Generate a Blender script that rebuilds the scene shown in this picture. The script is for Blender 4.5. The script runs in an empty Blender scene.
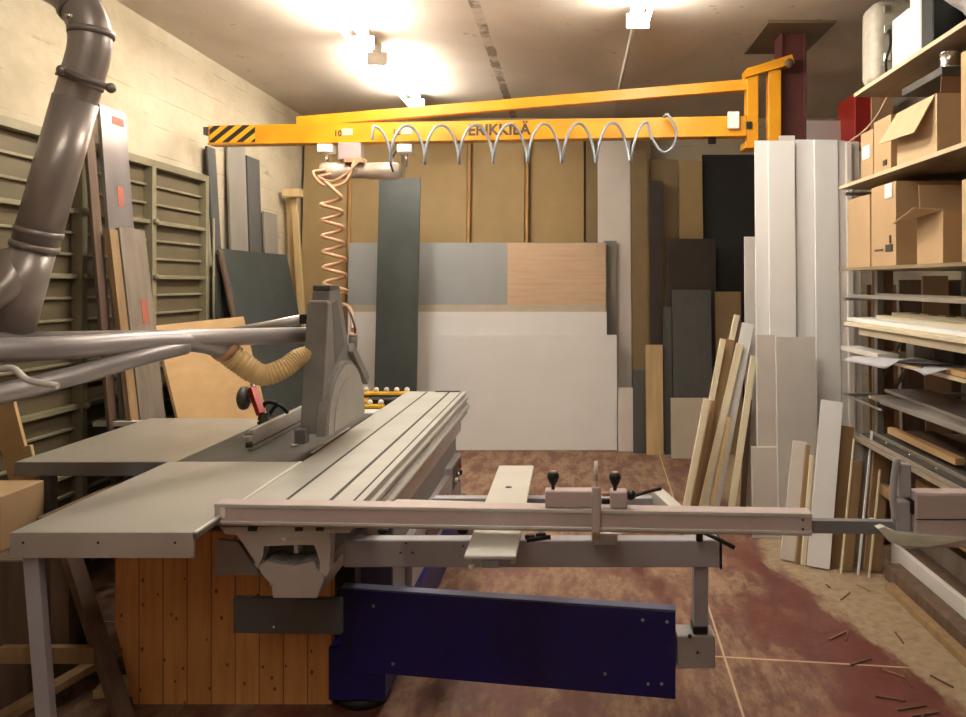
import bpy, bmesh, math, random
from mathutils import Vector, Matrix, noise
random.seed(7)
sc = bpy.context.scene
C = sc.collection
S = 760.0                      # focal length in pixels of a 966 wide frame
CAMZ = 1.7

# ---------------------------------------------------------------- camera
cam = bpy.data.cameras.new('camera'); camo = bpy.data.objects.new('camera', cam); C.objects.link(camo)
camo.location = (0, 0, CAMZ); camo.rotation_euler = (math.radians(90), 0, 0)
cam.sensor_width = 36; cam.lens = S / 966 * 36
cam.shift_x = -(570 - 483) / 966; cam.shift_y = (282 - 358.5) / 966
cam.clip_start = 0.05
sc.camera = camo
# ---------------------------------------------------------------- light
w = bpy.data.worlds.new('world'); sc.world = w; w.use_nodes = True
w.node_tree.nodes['Background'].inputs[0].default_value = (1, .85, .65, 1)
w.node_tree.nodes['Background'].inputs[1].default_value = 0.05
TUBE = 34.0                    # emission strength of the fluorescent tubes
TUBE_COL = (1.0, 0.935, 0.82)
sc.view_settings.view_transform = 'Standard'; sc.view_settings.look = 'None'
sc.view_settings.gamma = 1; sc.view_settings.use_curve_mapping = False
sc.view_settings.exposure = 1.6

# ---------------------------------------------------------------- helpers
def P(px, py, d):
    return Vector(((px - 570) * d / S, d, CAMZ - (py - 282) * d / S))
def PX(px, d): return (px - 570) * d / S

MATS = {}
def mat(name, c1, rough=.6, metal=0, c2=None, scale=6, stretch=(1, 1, 1), bump=0, emit=None, coat=0, detail=4, lo=.35, hi=.7, trans=0, alpha=1):
    m = bpy.data.materials.new(name); m.use_nodes = True; MATS[name] = m
    nt = m.node_tree; n = nt.nodes; l = nt.links
    b = n['Principled BSDF']
    b.inputs['Roughness'].default_value = rough; b.inputs['Metallic'].default_value = metal
    b.inputs['Base Color'].default_value = (*c1, 1)
    if coat: b.inputs['Coat Weight'].default_value = coat
    if trans: b.inputs['Transmission Weight'].default_value = trans
    if alpha < 1: b.inputs['Alpha'].default_value = alpha
    if emit:
        b.inputs['Emission Color'].default_value = (*emit[0], 1); b.inputs['Emission Strength'].default_value = emit[1]
    if c2 is None: c2 = tuple(x * .88 for x in c1)
    tc = n.new('ShaderNodeTexCoord'); mp = n.new('ShaderNodeMapping'); mp.inputs['Scale'].default_value = stretch
    no = n.new('ShaderNodeTexNoise'); no.inputs['Scale'].default_value = scale; no.inputs['Detail'].default_value = detail
    cr = n.new('ShaderNodeValToRGB'); cr.color_ramp.elements[0].position = lo; cr.color_ramp.elements[1].position = hi
    cr.color_ramp.elements[0].color = (*c1, 1); cr.color_ramp.elements[1].color = (*c2, 1)
    l.new(tc.outputs['Object'], mp.inputs[0]); l.new(mp.outputs[0], no.inputs['Vector']); l.new(no.outputs['Fac'], cr.inputs[0])
    l.new(cr.outputs[0], b.inputs['Base Color'])
    if bump:
        bp = n.new('ShaderNodeBump'); bp.inputs['Strength'].default_value = bump; bp.inputs['Distance'].default_value = .01
        l.new(no.outputs['Fac'], bp.inputs['Height']); l.new(bp.outputs[0], b.inputs['Normal'])
    return m
def mixrgb(nt, fac, a, b, blend='MIX'):
    x = nt.nodes.new('ShaderNodeMix'); x.data_type = 'RGBA'; x.blend_type = blend
    for k, v in ((0, fac), (6, a), (7, b)):
        if hasattr(v, 'links') or hasattr(v, 'is_linked'): nt.links.new(v, x.inputs[k])
        elif isinstance(v, (int, float)): x.inputs[k].default_value = v
        else: x.inputs[k].default_value = (*v, 1)
    return x.outputs[2]
def mth(nt, op, a, b=None, clamp=False):
    x = nt.nodes.new('ShaderNodeMath'); x.operation = op; x.use_clamp = clamp
    for k, v in ((0, a), (1, b)):
        if v is None: continue
        if isinstance(v, (int, float)): x.inputs[k].default_value = v
        else: nt.links.new(v, x.inputs[k])
    return x.outputs[0]
def nz(nt, vec, scale, detail=4, stretch=None, rough=.55):
    if stretch:
        mp = nt.nodes.new('ShaderNodeMapping'); mp.inputs['Scale'].default_value = stretch
        nt.links.new(vec, mp.inputs[0]); vec = mp.outputs[0]
    x = nt.nodes.new('ShaderNodeTexNoise'); x.inputs['Scale'].default_value = scale; x.inputs['Detail'].default_value = detail
    x.inputs['Roughness'].default_value = rough
    nt.links.new(vec, x.inputs['Vector']); return x.outputs['Fac']
def mrange(nt, v, a, b, c=0., d=1.):
    x = nt.nodes.new('ShaderNodeMapRange'); x.interpolation_type = 'SMOOTHSTEP'
    nt.links.new(v, x.inputs[0])
    for i, q in enumerate((a, b, c, d)): x.inputs[i + 1].default_value = q
    return x.outputs[0]

class MB:
    """collects shapes in world coordinates, then links them as one mesh object"""
    def __init__(s): s.bm = bmesh.new()
    def merge(s, bm, M=None):
        if M is not None: bmesh.ops.transform(bm, matrix=M, verts=bm.verts)
        me = bpy.data.meshes.new('t'); bm.to_mesh(me); bm.free(); s.bm.from_mesh(me); bpy.data.meshes.remove(me); return s
    def box(s, a, b, bev=.0015, M=None):
        bm = bmesh.new(); bmesh.ops.create_cube(bm, size=1)
        a, b = Vector(a), Vector(b); c = (a + b) / 2; d = b - a
        for v in bm.verts: v.co = Vector((v.co.x * d.x, v.co.y * d.y, v.co.z * d.z)) + c
        mn = min(abs(d.x), abs(d.y), abs(d.z))
        if bev and mn > 2.5 * bev: bmesh.ops.bevel(bm, geom=bm.edges[:], offset=bev, segments=1, affect='EDGES')
        return s.merge(bm, M)
    def rbox(s, a, b, r, seg=4, M=None):
        return s._rb(a, b, r, seg, M)
    def _rb(s, a, b, r, seg, M):
        bm = bmesh.new(); bmesh.ops.create_cube(bm, size=1)
        a, b = Vector(a), Vector(b); c = (a + b) / 2; d = b - a
        for v in bm.verts: v.co = Vector((v.co.x * d.x, v.co.y * d.y, v.co.z * d.z)) + c
        bmesh.ops.bevel(bm, geom=bm.edges[:], offset=r, segments=seg, affect='EDGES', profile=.5)
        for f in bm.faces: f.smooth = True
        return s.merge(bm, M)
    def tube(s, pts, r, seg=14, rf=None, cap=True, smooth=True):
        pts = [Vector(p) for p in pts]; n = len(pts); bm = bmesh.new()
        T = [(pts[min(i + 1, n - 1)] - pts[max(i - 1, 0)]).normalized() for i in range(n)]
        up = Vector((0, 0, 1)) if abs(T[0].z) < .9 else Vector((1, 0, 0))
        N = (up - T[0] * up.dot(T[0])).normalized(); rings = []
        for i in range(n):
            N = (N - T[i] * N.dot(T[i])).normalized(); B = T[i].cross(N)
            rr = rf(i) if rf else r
            rings.append([bm.verts.new(pts[i] + (N * math.cos(2 * math.pi * k / seg) + B * math.sin(2 * math.pi * k / seg)) * rr) for k in range(seg)])
        for i in range(n - 1):
            for k in range(seg):
                f = bm.faces.new((rings[i][k], rings[i][(k + 1) % seg], rings[i + 1][(k + 1) % seg], rings[i + 1][k])); f.smooth = smooth
        if cap: bm.faces.new(rings[0][::-1]); bm.faces.new(rings[-1])
        bmesh.ops.recalc_face_normals(bm, faces=bm.faces[:])
        return s.merge(bm)
    def sqtube(s, a, b, w, h):
        """rectangular bar from a to b, w wide (horizontal) h tall"""
        a, b = Vector(a), Vector(b); t = (b - a).normalized()
        up = Vector((0, 0, 1)) if abs(t.z) < .95 else Vector((0, 1, 0))
        x = t.cross(up).normalized(); z = x.cross(t)
        M = Matrix.Translation((a + b) / 2) @ Matrix((x, t, z)).transposed().to_4x4()
        L = (b - a).length
        return s.box((-w / 2, -L / 2, -h / 2), (w / 2, L / 2, h / 2), .0015, M)
    def prism(s, poly, axis, lo, hi, M=None, bev=0):
        """poly: 2D points; axis 'x','y','z' = extrusion axis"""
        bm = bmesh.new()
        def mk(p, q):
            return {'x': (q, p[0], p[1]), 'y': (p[0], q, p[1]), 'z': (p[0], p[1], q)}[axis]
        A = [bm.verts.new(mk(p, lo)) for p in poly]; B = [bm.verts.new(mk(p, hi)) for p in poly]
        bm.faces.new(A); bm.faces.new(B[::-1]); n = len(poly)
        for i in range(n): bm.faces.new((A[i], B[i], B[(i + 1) % n], A[(i + 1) % n]))
        bmesh.ops.recalc_face_normals(bm, faces=bm.faces[:])
        if bev: bmesh.ops.bevel(bm, geom=bm.edges[:], offset=bev, segments=1, affect='EDGES')
        return s.merge(bm, M)
    def lathe(s, prof, c, axis='z', seg=20):
        """prof: (r, h) points revolved round axis through c"""
        bm = bmesh.new(); rings = []
        for r, h in prof:
            rings.append([bm.verts.new((r * math.cos(2 * math.pi * k / seg), r * math.sin(2 * math.pi * k / seg), h)) for k in range(seg)])
        for i in range(len(prof) - 1):
            for k in range(seg):
                f = bm.faces.new((rings[i][k], rings[i][(k + 1) % seg], rings[i + 1][(k + 1) % seg], rings[i + 1][k])); f.smooth = True
        bm.faces.new(rings[0][::-1]); bm.faces.new(rings[-1])
        bmesh.ops.remove_doubles(bm, verts=bm.verts[:], dist=1e-6)
        bmesh.ops.recalc_face_normals(bm, faces=bm.faces[:])
        R = {'z': Matrix(), 'x': Matrix.Rotation(math.pi / 2, 4, 'Y'), 'y': Matrix.Rotation(-math.pi / 2, 4, 'X')}[axis]
        return s.merge(bm, Matrix.Translation(Vector(c)) @ R)
    def ball(s, c, r, sx=1, sy=1, sz=1):
        bm = bmesh.new(); bmesh.ops.create_uvsphere(bm, u_segments=14, v_segments=9, radius=r)
        for f in bm.faces: f.smooth = True
        return s.merge(bm, Matrix.Translation(Vector(c)) @ Matrix.Diagonal((sx, sy, sz, 1)))
    def quad(s, pts, th=.003):
        """thin sheet from 3D corner points, given a real thickness"""
        pts = [Vector(p) for p in pts]; nrm = (pts[1] - pts[0]).cross(pts[2] - pts[0]).normalized() * th
        bm = bmesh.new(); A = [bm.verts.new(p) for p in pts]; B = [bm.verts.new(p + nrm) for p in pts]
        bm.faces.new(A); bm.faces.new(B[::-1]); n = len(pts)
        for i in range(n): bm.faces.new((A[i], B[i], B[(i + 1) % n], A[(i + 1) % n]))
        bmesh.ops.recalc_face_normals(bm, faces=bm.faces[:])
        return s.merge(bm)
    def build(s, name, m, parent=None):
        me = bpy.data.meshes.new(name); bm = s.bm
        if parent is not None: org = ORG[parent.name]
        else:
            lo = [min(v.co[k] for v in bm.verts) for k in range(3)]; hi = [max(v.co[k] for v in bm.verts) for k in range(3)]
            org = Vector(((lo[0] + hi[0]) / 2, (lo[1] + hi[1]) / 2, lo[2]))
        bmesh.ops.translate(bm, vec=-org, verts=bm.verts)
        bm.to_mesh(me); bm.free()
        me.materials.append(MATS[m] if isinstance(m, str) else m)
        o = bpy.data.objects.new(name, me); C.objects.link(o)
        if parent is not None: o.parent = parent
        else: o.location = org
        ORG[o.name] = org
        return o
ORG = {}
def tag(o, label=None, cat=None, group=None, kind=None):
    if label: o['label'] = label
    if cat: o['category'] = cat
    if group: o['group'] = group
    if kind: o['kind'] = kind
    return o
def thing(name, loc, label, cat, group=None):
    o = bpy.data.objects.new(name, None); C.objects.link(o); o.location = loc; o.empty_display_size = .1
    ORG[o.name] = Vector(loc); return tag(o, label, cat, group)
def struct(o): o['kind'] = 'structure'; return o
def smooth_path(pts, n=8):
    pts = [Vector(p) for p in pts]; out = []
    P4 = [pts[0] * 2 - pts[1]] + pts + [pts[-1] * 2 - pts[-2]]
    for i in range(1, len(P4) - 2):
        a, b, c, d = P4[i - 1:i + 3]
        for k in range(n):
            t = k / n
            out.append(.5 * ((2 * b) + (c - a) * t + (2 * a - 5 * b + 4 * c - d) * t * t + (3 * b - a - 3 * c + d) * t ** 3))
    out.append(pts[-1]); return out
def frame(B, T, yaw):
    z = (T - B).normalized(); x = Vector((math.cos(yaw), math.sin(yaw), 0)); x = (x - z * x.dot(z)).normalized(); y = z.cross(x)
    return x, y, z
def board(name, label, cat, group, b, t, w, th, m, yaw=0, bz=0., parts=None):
    """a leaning board: b=(px,depth) of its foot, t=(px,py,depth) of its top, w wide, th thick"""
    B = Vector((PX(b[0], b[1]), b[1], bz)); T = P(*t)
    x, y, z = frame(B, T, math.radians(yaw)); L = (T - B).length
    lift = abs(x.z) * w / 2 + abs(y.z) * th / 2
    mb = MB().box((-w / 2, -th / 2, 0), (w / 2, th / 2, L), .0015)
    me = bpy.data.meshes.new(name); mb.bm.to_mesh(me); mb.bm.free(); me.materials.append(MATS[m])
    o = bpy.data.objects.new(name, me); C.objects.link(o)
    o.matrix_world = Matrix.Translation(B + Vector((0, 0, lift + .001))) @ Matrix((x, y, z)).transposed().to_4x4()
    ORG[o.name] = Vector((0, 0, 0))
    tag(o, label, cat, group)
    return o
def textmesh(name, s, size, M, m, parent, ext=.0008):
    cu = bpy.data.curves.new('t', 'FONT'); cu.body = s; cu.size = size; cu.extrude = ext; cu.align_x = 'LEFT'
    cu.offset = .0025 * size / .09
    to = bpy.data.objects.new('t', cu); C.objects.link(to)
    bpy.context.view_layer.update()
    me = bpy.data.meshes.new_from_object(to.evaluated_get(bpy.context.evaluated_depsgraph_get()))
    bpy.data.objects.remove(to); me.transform(Matrix.Translation(-ORG[parent.name]) @ M)
    me.materials.clear(); me.materials.append(MATS[m])
    o = bpy.data.objects.new(name, me); C.objects.link(o); o.parent = parent; ORG[o.name] = ORG[parent.name]; return o

# ---------------------------------------------------------------- materials
mat('alu', (.60, .57, .56), .38, .55, (.5, .47, .46), 3, (1, 1, 1))
mat('alu_top', (.60, .59, .55), .42, .35, (.52, .51, .47), 4)
mat('alu_pink', (.62, .51, .51), .45, .2, (.56, .46, .455), 5)
mat('alu_light', (.66, .64, .60), .45, .2, (.6, .58, .54), 5)
mat('groove', (.035, .032, .03), .6)
mat('cast_table', (.085, .074, .060), .6, 0, (.062, .054, .044), 5)
mat('ext_table', (.46, .44, .40), .45, .25, (.38, .36, .32), 2.5, detail=6)
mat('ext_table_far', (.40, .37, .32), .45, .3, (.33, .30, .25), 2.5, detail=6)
mat('grey_paint', (.43, .42, .46), .45, .05, (.39, .38, .42), 6)
mat('grey_light', (.46, .43, .43), .45, .1)
mat('grey_body', (.24, .24, .26), .5, .1)
mat('dark_grey', (.10, .095, .09), .45, .1)
mat('hood', (.235, .215, .205), .45, .1, (.195, .18, .17), 8)
mat('hood_disc', (.40, .375, .345), .5, .05, (.34, .32, .29), 8)
mat('hood_dark', (.13, .125, .12), .5)
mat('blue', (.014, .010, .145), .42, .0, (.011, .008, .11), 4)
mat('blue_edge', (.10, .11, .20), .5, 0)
mat('black', (.012, .012, .012), .45)
mat('chrome', (.8, .78, .74), .2, 1)
mat('steel_bolt', (.5, .5, .5), .3, .9)
mat('yellow', (.72, .32, .008), .4, 0, (.62, .26, .006), 5)
mat('yellow_dark', (.85, .48, .02), .5)
mat('red', (.55, .03, .02), .4)
mat('white_plastic', (.85, .83, .78), .4)
mat('column_red', (.115, .030, .028), .5, 0, (.085, .022, .02), 5)
mat('plate_brown', (.16, .11, .06), .6)
mat('hose_yellow', (.72, .50, .23), .45, 0, (.6, .4, .17), 10)
mat('duct', (.40, .35, .32), .34, .35, (.31, .265, .24), 2.5, detail=5)
mat('duct_joint', (.30, .26, .24), .4, .4)
mat('arm_tube', (.40, .37, .38), .38, .35, (.33, .30, .30), 3)
mat('coil_blue', (.30, .33, .38), .4, .2)
mat('coil_copper', (.62, .36, .22), .35, .2, (.5, .28, .16), 10)
mat('cylinder', (.58, .50, .42), .35, .2, (.5, .42, .35), 8)
mat('lifter_box', (.42, .34, .33), .5)
mat('pine', (.60, .245, .06), .5, 0, (.47, .17, .035), 5, (3, 3, .35), detail=6)
mat('timber', (.62, .46, .24), .6, 0, (.5, .35, .16), 5, (4, 4, .4), detail=5)
mat('timber_pale', (.80, .72, .53), .6, 0, (.74, .64, .45), 6, (4, 4, .3))
mat('timber_old', (.16, .10, .065), .7, 0, (.10, .06, .04), 5, (4, 4, .4))
mat('timber_brown', (.34, .22, .11), .65, 0, (.25, .15, .07), 5, (4, 4, .3))
mat('mdf', (.38, .265, .12), .7, 0, (.34, .235, .105), 4)
mat('mdf_dark', (.25, .175, .085), .7, 0, (.21, .145, .07), 4)
mat('mdf_edge', (.44, .24, .08), .7)
mat('ply_orange', (.62, .41, .21), .55, 0, (.55, .35, .165), 4, (1, 1, 3), detail=6)
mat('oak', (.66, .48, .33), .5, 0, (.58, .40, .26), 5, (.5, 1, 6), detail=6)
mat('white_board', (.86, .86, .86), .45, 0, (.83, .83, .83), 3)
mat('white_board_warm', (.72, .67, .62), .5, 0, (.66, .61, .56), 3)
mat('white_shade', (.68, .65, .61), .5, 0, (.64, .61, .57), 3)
mat('grey_board', (.36, .38, .39), .5, 0, (.34, .36, .37), 4)
mat('grey_board_warm', (.30, .275, .24), .5, 0, (.25, .23, .2), 4, (1, 1, .4))
mat('slate', (.052, .062, .060), .5, 0, (.038, .046, .045), 4, detail=6)
mat('slate_grey', (.10, .10, .095), .5, 0, (.085, .085, .08), 5, (3, 3, 1))
mat('dark_brown', (.045, .032, .022), .6, 0, (.035, .025, .018), 4)
mat('charcoal', (.018, .017, .017), .6)
mat('beige_board', (.55, .48, .38), .6, 0, (.50, .43, .34), 5)
mat('steel_wrap', (.30, .275, .28), .3, .4, (.22, .20, .19), 6, (1, 1, .5), detail=6)
mat('grey_timber', (.27, .225, .18), .6, 0, (.18, .14, .11), 6, (3, 3, .5))
mat('gate_rib', (.30, .265, .17), .5, .2, (.25, .22, .14), 5)
mat('gate_sheet', (.155, .122, .07), .55, .15, (.13, .105, .06), 3, detail=6)
mat('red_print', (.50, .10, .05), .6, 0, (.30, .16, .12), 60)
mat('carton', (.52, .35, .19), .7, 0, (.48, .32, .17), 5)
mat('carton_dark', (.30, .17, .09), .75, 0, (.26, .145, .075), 5)
mat('carton_light', (.60, .43, .25), .7)
mat('shelf_wood', (.30, .22, .13), .65, 0, (.24, .17, .10), 6, (4, .4, 4))
mat('shelf_edge', (.66, .52, .34), .6)
mat('rack_metal', (.30, .28, .25), .4, .5)
mat('cream_strip', (.78, .70, .52), .55, 0, (.7, .6, .42), 5, (4, .4, 4))
mat('paper', (.86, .86, .93), .6)
mat('trim_metal', (.50, .46, .41), .35, .6)
mat('trim_dark', (.10, .085, .07), .5, .2)
mat('beige_case', (.50, .46, .38), .6, 0, (.42, .39, .32), 25, bump=.3)
mat('bag', (.55, .53, .54), .25, 0, (.42, .38, .36), 14, bump=.8)
mat('foam', (.72, .70, .60), .6, 0, (.6, .6, .5), 12, bump=.4)
mat('conduit', (.72, .68, .6), .5)
mat('lamp_body', (.8, .78, .72), .5)
mat('tube_glow', (1, 1, 1), .5, emit=(TUBE_COL, TUBE))
mat('tube_mid', (1, 1, 1), .5, emit=(TUBE_COL, TUBE * .5))
mat('tube_fill', (1, 1, 1), .5, emit=(TUBE_COL, TUBE * .38))  # weaker glow of the added fill lamp
mat('ink', (.06, .045, .03), .6)
mat('tan_strap', (.55, .35, .16), .6)

# knotty pine planks: plank joints and knots
def pine_planks():
    m = mat('pine_planks', (.60, .25, .065), .5); nt = m.node_tree; n = nt.nodes; l = nt.links; b = n['Principled BSDF']
    tc = n.new('ShaderNodeTexCoord'); v = tc.outputs['Object']
    sx = n.new('ShaderNodeSeparateXYZ'); l.new(v, sx.inputs[0])
    fr = mth(nt, 'FRACT', mth(nt, 'MULTIPLY', mth(nt, 'ADD', sx.outputs[0], 5.0), 1 / .097))
    gap = mth(nt, 'LESS_THAN', fr, .05)
    g = nz(nt, v, 4, 6, (9, 9, .6)); col = mixrgb(nt, mrange(nt, g, .35, .7), (.86, .42, .145), (.70, .30, .08))
    idx = mth(nt, 'FLOOR', mth(nt, 'MULTIPLY', mth(nt, 'ADD', sx.outputs[0], 5.0), 1 / .097))
    vary = mth(nt, 'FRACT', mth(nt, 'MULTIPLY', mth(nt, 'SINE', mth(nt, 'MULTIPLY', idx, 12.99)), 43.7))
    col = mixrgb(nt, mth(nt, 'MULTIPLY', vary, .35), col, (.72, .33, .10))
    vo = n.new('ShaderNodeTexVoronoi'); vo.voronoi_dimensions = '2D'; vo.inputs['Scale'].default_value = 1; cb_ = n.new('ShaderNodeCombineXYZ')
    l.new(mth(nt, 'MULTIPLY', sx.outputs[0], 10.3), cb_.inputs[0]); l.new(mth(nt, 'MULTIPLY', sx.outputs[2], 7.0), cb_.inputs[1]); l.new(cb_.outputs[0], vo.inputs['Vector'])
    knot = mth(nt, 'LESS_THAN', vo.outputs['Distance'], mth(nt, 'MULTIPLY', nz(nt, v, 5, 2), .11))
    col = mixrgb(nt, mth(nt, 'MULTIPLY', knot, .85), col, (.13, .035, .01))
    col = mixrgb(nt, mth(nt, 'MULTIPLY', gap, .7), col, (.12, .04, .012))
    l.new(col, b.inputs['Base Color'])
pine_planks()
def hazard():
    m = mat('hazard', (.9, .45, .01), .45); nt = m.node_tree; n = nt.nodes; l = nt.links
    tc = n.new('ShaderNodeTexCoord'); sx = n.new('ShaderNodeSeparateXYZ'); l.new(tc.outputs['Object'], sx.inputs[0])
    a = mth(nt, 'FRACT', mth(nt, 'MULTIPLY', mth(nt, 'SUBTRACT', mth(nt, 'ADD', sx.outputs[0], 5), mth(nt, 'MULTIPLY', sx.outputs[2], 1.3)), 1 / .11))
    c = mixrgb(nt, mth(nt, 'LESS_THAN', a, .5), (.92, .45, .012), (.02, .018, .015))
    l.new(c, n['Principled BSDF'].inputs['Base Color'])
hazard()

# ================================================================ ROOM
XL, XR, YB, YF, H = -2.9, 2.9, 8.35, -2.2, 3.5
def floor_mat():
    m = mat('floor_mat', (.2, .1, .08), .55); nt = m.node_tree; n = nt.nodes; l = nt.links; b = n['Principled BSDF']
    tc = n.new('ShaderNodeTexCoord'); v = tc.outputs['Object']
    sx = n.new('ShaderNodeSeparateXYZ'); l.new(v, sx.inputs[0]); X, Y = sx.outputs[0], sx.outputs[1]
    n1 = nz(nt, v, 3.2, 9, (1, .45, 1), .72); n2 = nz(nt, v, 1.1, 5); n3 = nz(nt, v, 22, 6); n4 = nz(nt, v, 6, 6, (1, .35, 1), .7)
    paint = mixrgb(nt, mrange(nt, n2, .35, .65), (.095, .016, .018), (.145, .036, .028))
    # wiped sawdust film over the red paint, more of it towards the back wall and the middle
    dust = mth(nt, 'ADD', mth(nt, 'MULTIPLY', n1, .9), mth(nt, 'MULTIPLY', n3, .22))
    far = mrange(nt, Y, 2.4, 6.5, .0, .10)
    right = mrange(nt, X, .75, 1.35, .05, -.14)
    fac = mrange(nt, mth(nt, 'ADD', mth(nt, 'ADD', dust, far), right), .50, .70, .08, .95)
    col = mixrgb(nt, fac, paint, mixrgb(nt, mrange(nt, nz(nt, v, 5.0, 8, (1.6, .5, 1), .75), .40, .60), (.33, .215, .135), (.17, .085, .06)))
    # heap of sawdust along the rack
    edge = mth(nt, 'ADD', X, mth(nt, 'MULTIPLY', mth(nt, 'SUBTRACT', n4, .5), .55))
    edge = mth(nt, 'ADD', edge, mrange(nt, Y, 2.6, 5.0, -.12, .22))
    heap = mrange(nt, edge, 1.38, 1.50)
    hcol = mixrgb(nt, mrange(nt, n3, .35, .7), (.38, .29, .185), (.28, .20, .125))
    hcol = mixrgb(nt, mrange(nt, nz(nt, v, 9, 4, (1, 1, 1), .7), .58, .68, 0, .7), hcol, (.20, .12, .08))
    col = mixrgb(nt, heap, col, hcol)
    ly = mth(nt, 'LESS_THAN', mth(nt, 'ABSOLUTE', mth(nt, 'SUBTRACT', mth(nt, 'ADD', Y, mth(nt, 'MULTIPLY', X, .12)), 3.53)), .006)
    lx = mth(nt, 'LESS_THAN', mth(nt, 'ABSOLUTE', mth(nt, 'SUBTRACT', mth(nt, 'SUBTRACT', X, mth(nt, 'MULTIPLY', Y, .045)), .545)), .005)
    ln = mth(nt, 'MULTIPLY', mth(nt, 'MAXIMUM', ly, lx), mth(nt, 'SUBTRACT', 1, heap))
    col = mixrgb(nt, mth(nt, 'MULTIPLY', ln, .8), col, (.62, .45, .30))
    l.new(col, b.inputs['Base Color'])
    l.new(mrange(nt, fac, 0, 1, .42, .9), b.inputs['Roughness'])
    bp = n.new('ShaderNodeBump'); bp.inputs['Strength'].default_value = .25; bp.inputs['Distance'].default_value = .01
    l.new(n3, bp.inputs['Height']); l.new(bp.outputs[0], b.inputs['Normal'])
    return m
floor_mat()
def wall_mat(name, c1, c2, stain, lines=True):
    m = mat(name, c1, .85); nt = m.node_tree; n = nt.nodes; l = nt.links; b = n['Principled BSDF']
    tc = n.new('ShaderNodeTexCoord'); v = tc.outputs['Object']
    sx = n.new('ShaderNodeSeparateXYZ'); l.new(v, sx.inputs[0])
    a = nz(nt, v, 1.6, 8, (1, 1, 1.5), .65); s = nz(nt, v, 3.0, 8, (1, .6, 3), .7)
    col = mixrgb(nt, mrange(nt, a, .35, .68), c1, c2)
    col = mixrgb(nt, mrange(nt, s, .60, .74, 0, .7), col, stain)
    if lines:
        fr = mth(nt, 'FRACT', mth(nt, 'ADD', mth(nt, 'MULTIPLY', sx.outputs[2], 1 / .2), mth(nt, 'MULTIPLY', nz(nt, v, 4, 3), .12)))
        jn = mth(nt, 'MULTIPLY', mth(nt, 'LESS_THAN', fr, .045), mrange(nt, nz(nt, v, 2.5, 3), .42, .6, 0, .45))
        col = mixrgb(nt, jn, col, stain)
    l.new(col, b.inputs['Base Color'])
    bp = n.new('ShaderNodeBump'); bp.inputs['Strength'].default_value = .3; bp.inputs['Distance'].default_value = .015
    l.new(nz(nt, v, 12, 6), bp.inputs['Height']); l.new(bp.outputs[0], b.inputs['Normal'])
wall_mat('wall_cream', (.55, .475, .35), (.43, .36, .245), (.22, .17, .10))
wall_mat('wall_grey', (.42, .37, .30), (.32, .27, .21), (.12, .09, .07))
def ceil_mat():
    m = mat('ceiling_mat', (.45, .4, .33), .8); nt = m.node_tree; n = nt.nodes; l = nt.links; b = n['Principled BSDF']
    tc = n.new('ShaderNodeTexCoord'); v = tc.outputs['Object']
    sx = n.new('ShaderNodeSeparateXYZ'); l.new(v, sx.inputs[0])
    col = mixrgb(nt, mrange(nt, nz(nt, v, 1.2, 6, (1, .6, 1)), .35, .7), (.64, .57, .49), (.52, .455, .38))
    # patched joint running towards the back wall
    xj = mth(nt, 'ABSOLUTE', mth(nt, 'SUBTRACT', mth(nt, 'ADD', sx.outputs[0], mth(nt, 'MULTIPLY', nz(nt, v, 8, 2), .03)), -.60))
    jn = mth(nt, 'MULTIPLY', mth(nt, 'LESS_THAN', xj, .035), mrange(nt, nz(nt, v, 5, 4, (1, 1, 1), .7), .42, .55, .15, .8))
    col = mixrgb(nt, jn, col, (.16, .115, .075))
    sp = mrange(nt, nz(nt, v, 9, 3, (1, 1, 1), .6), .68, .73, 0, .5)
    col = mixrgb(nt, sp, col, (.2, .15, .1))
    l.new(col, b.inputs['Base Color'])
ceil_mat()
struct(MB().box((XL - .2, YF - .2, -.1), (XR + .2, YB + .2, 0), 0).build('floor', 'floor_mat'))
for o in (bpy.data.objects['floor'],):
    # keep the material in room coordinates
    off = o.location.copy(); o.data.transform(Matrix.Translation(off)); o.location = (0, 0, 0)
def room(name, a, b, m):
    o = struct(MB().box(a, b, 0).build(name, m)); off = o.location.copy(); o.data.transform(Matrix.Translation(off)); o.location = (0, 0, 0); return o
room('ceiling', (XL - .2, YF - .2, H), (XR + .2, YB + .2, H + .1), 'ceiling_mat')
room('wall_left', (XL - .2, YF, 0), (XL, YB, H), 'wall_cream')
room('wall_right', (XR, YF, 0), (XR + .2, YB, H), 'wall_grey')
room('wall_back', (XL, YB, 0), (XR, YB + .2, H), 'wall_cream')
room('wall_front', (XL, YF - .2, 0), (XR, YF, H), 'wall_grey')

# ---------------------------------------------------------------- ceiling lamps
def lamp(x, y0, y1, label, glow='tube_glow'):
    r = thing('ceiling_lamp', (x, (y0 + y1) / 2, H - .19), label, 'lamp', 'fluorescent battens on the ceiling')
    MB().box((x - .035, y0, H - .06), (x + .035, y1, H - .001), .004).build('housing', 'lamp_body', r)
    for dx in (-.05, .05):
        MB().tube([(x + dx, y0 + .03, H - .13), (x + dx, y1 - .03, H - .13)], .016, 8).build('fluorescent_tube', glow, r)
    for yy in (y0 + .015, y1 - .015):
        MB().box((x - .075, yy - .012, H - .155), (x + .075, yy + .012, H - .058), .003).build('end_socket', 'lamp_body', r)
    return r
lamp(-1.46, 5.75, 7.25, 'bare fluorescent ceiling lamp furthest back, glowing above the crane boom')
lamp(-1.46, 3.9, 5.4, 'bare fluorescent ceiling lamp over the saw, nearer of the two on the left row')
lamp(.44, 3.45, 4.95, 'bare fluorescent ceiling lamp alone on the right row, before the white conduit')
lamp(-.6, .2, 1.7, 'bare fluorescent ceiling lamp over the foot of the workshop, above the view', 'tube_mid')
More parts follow.
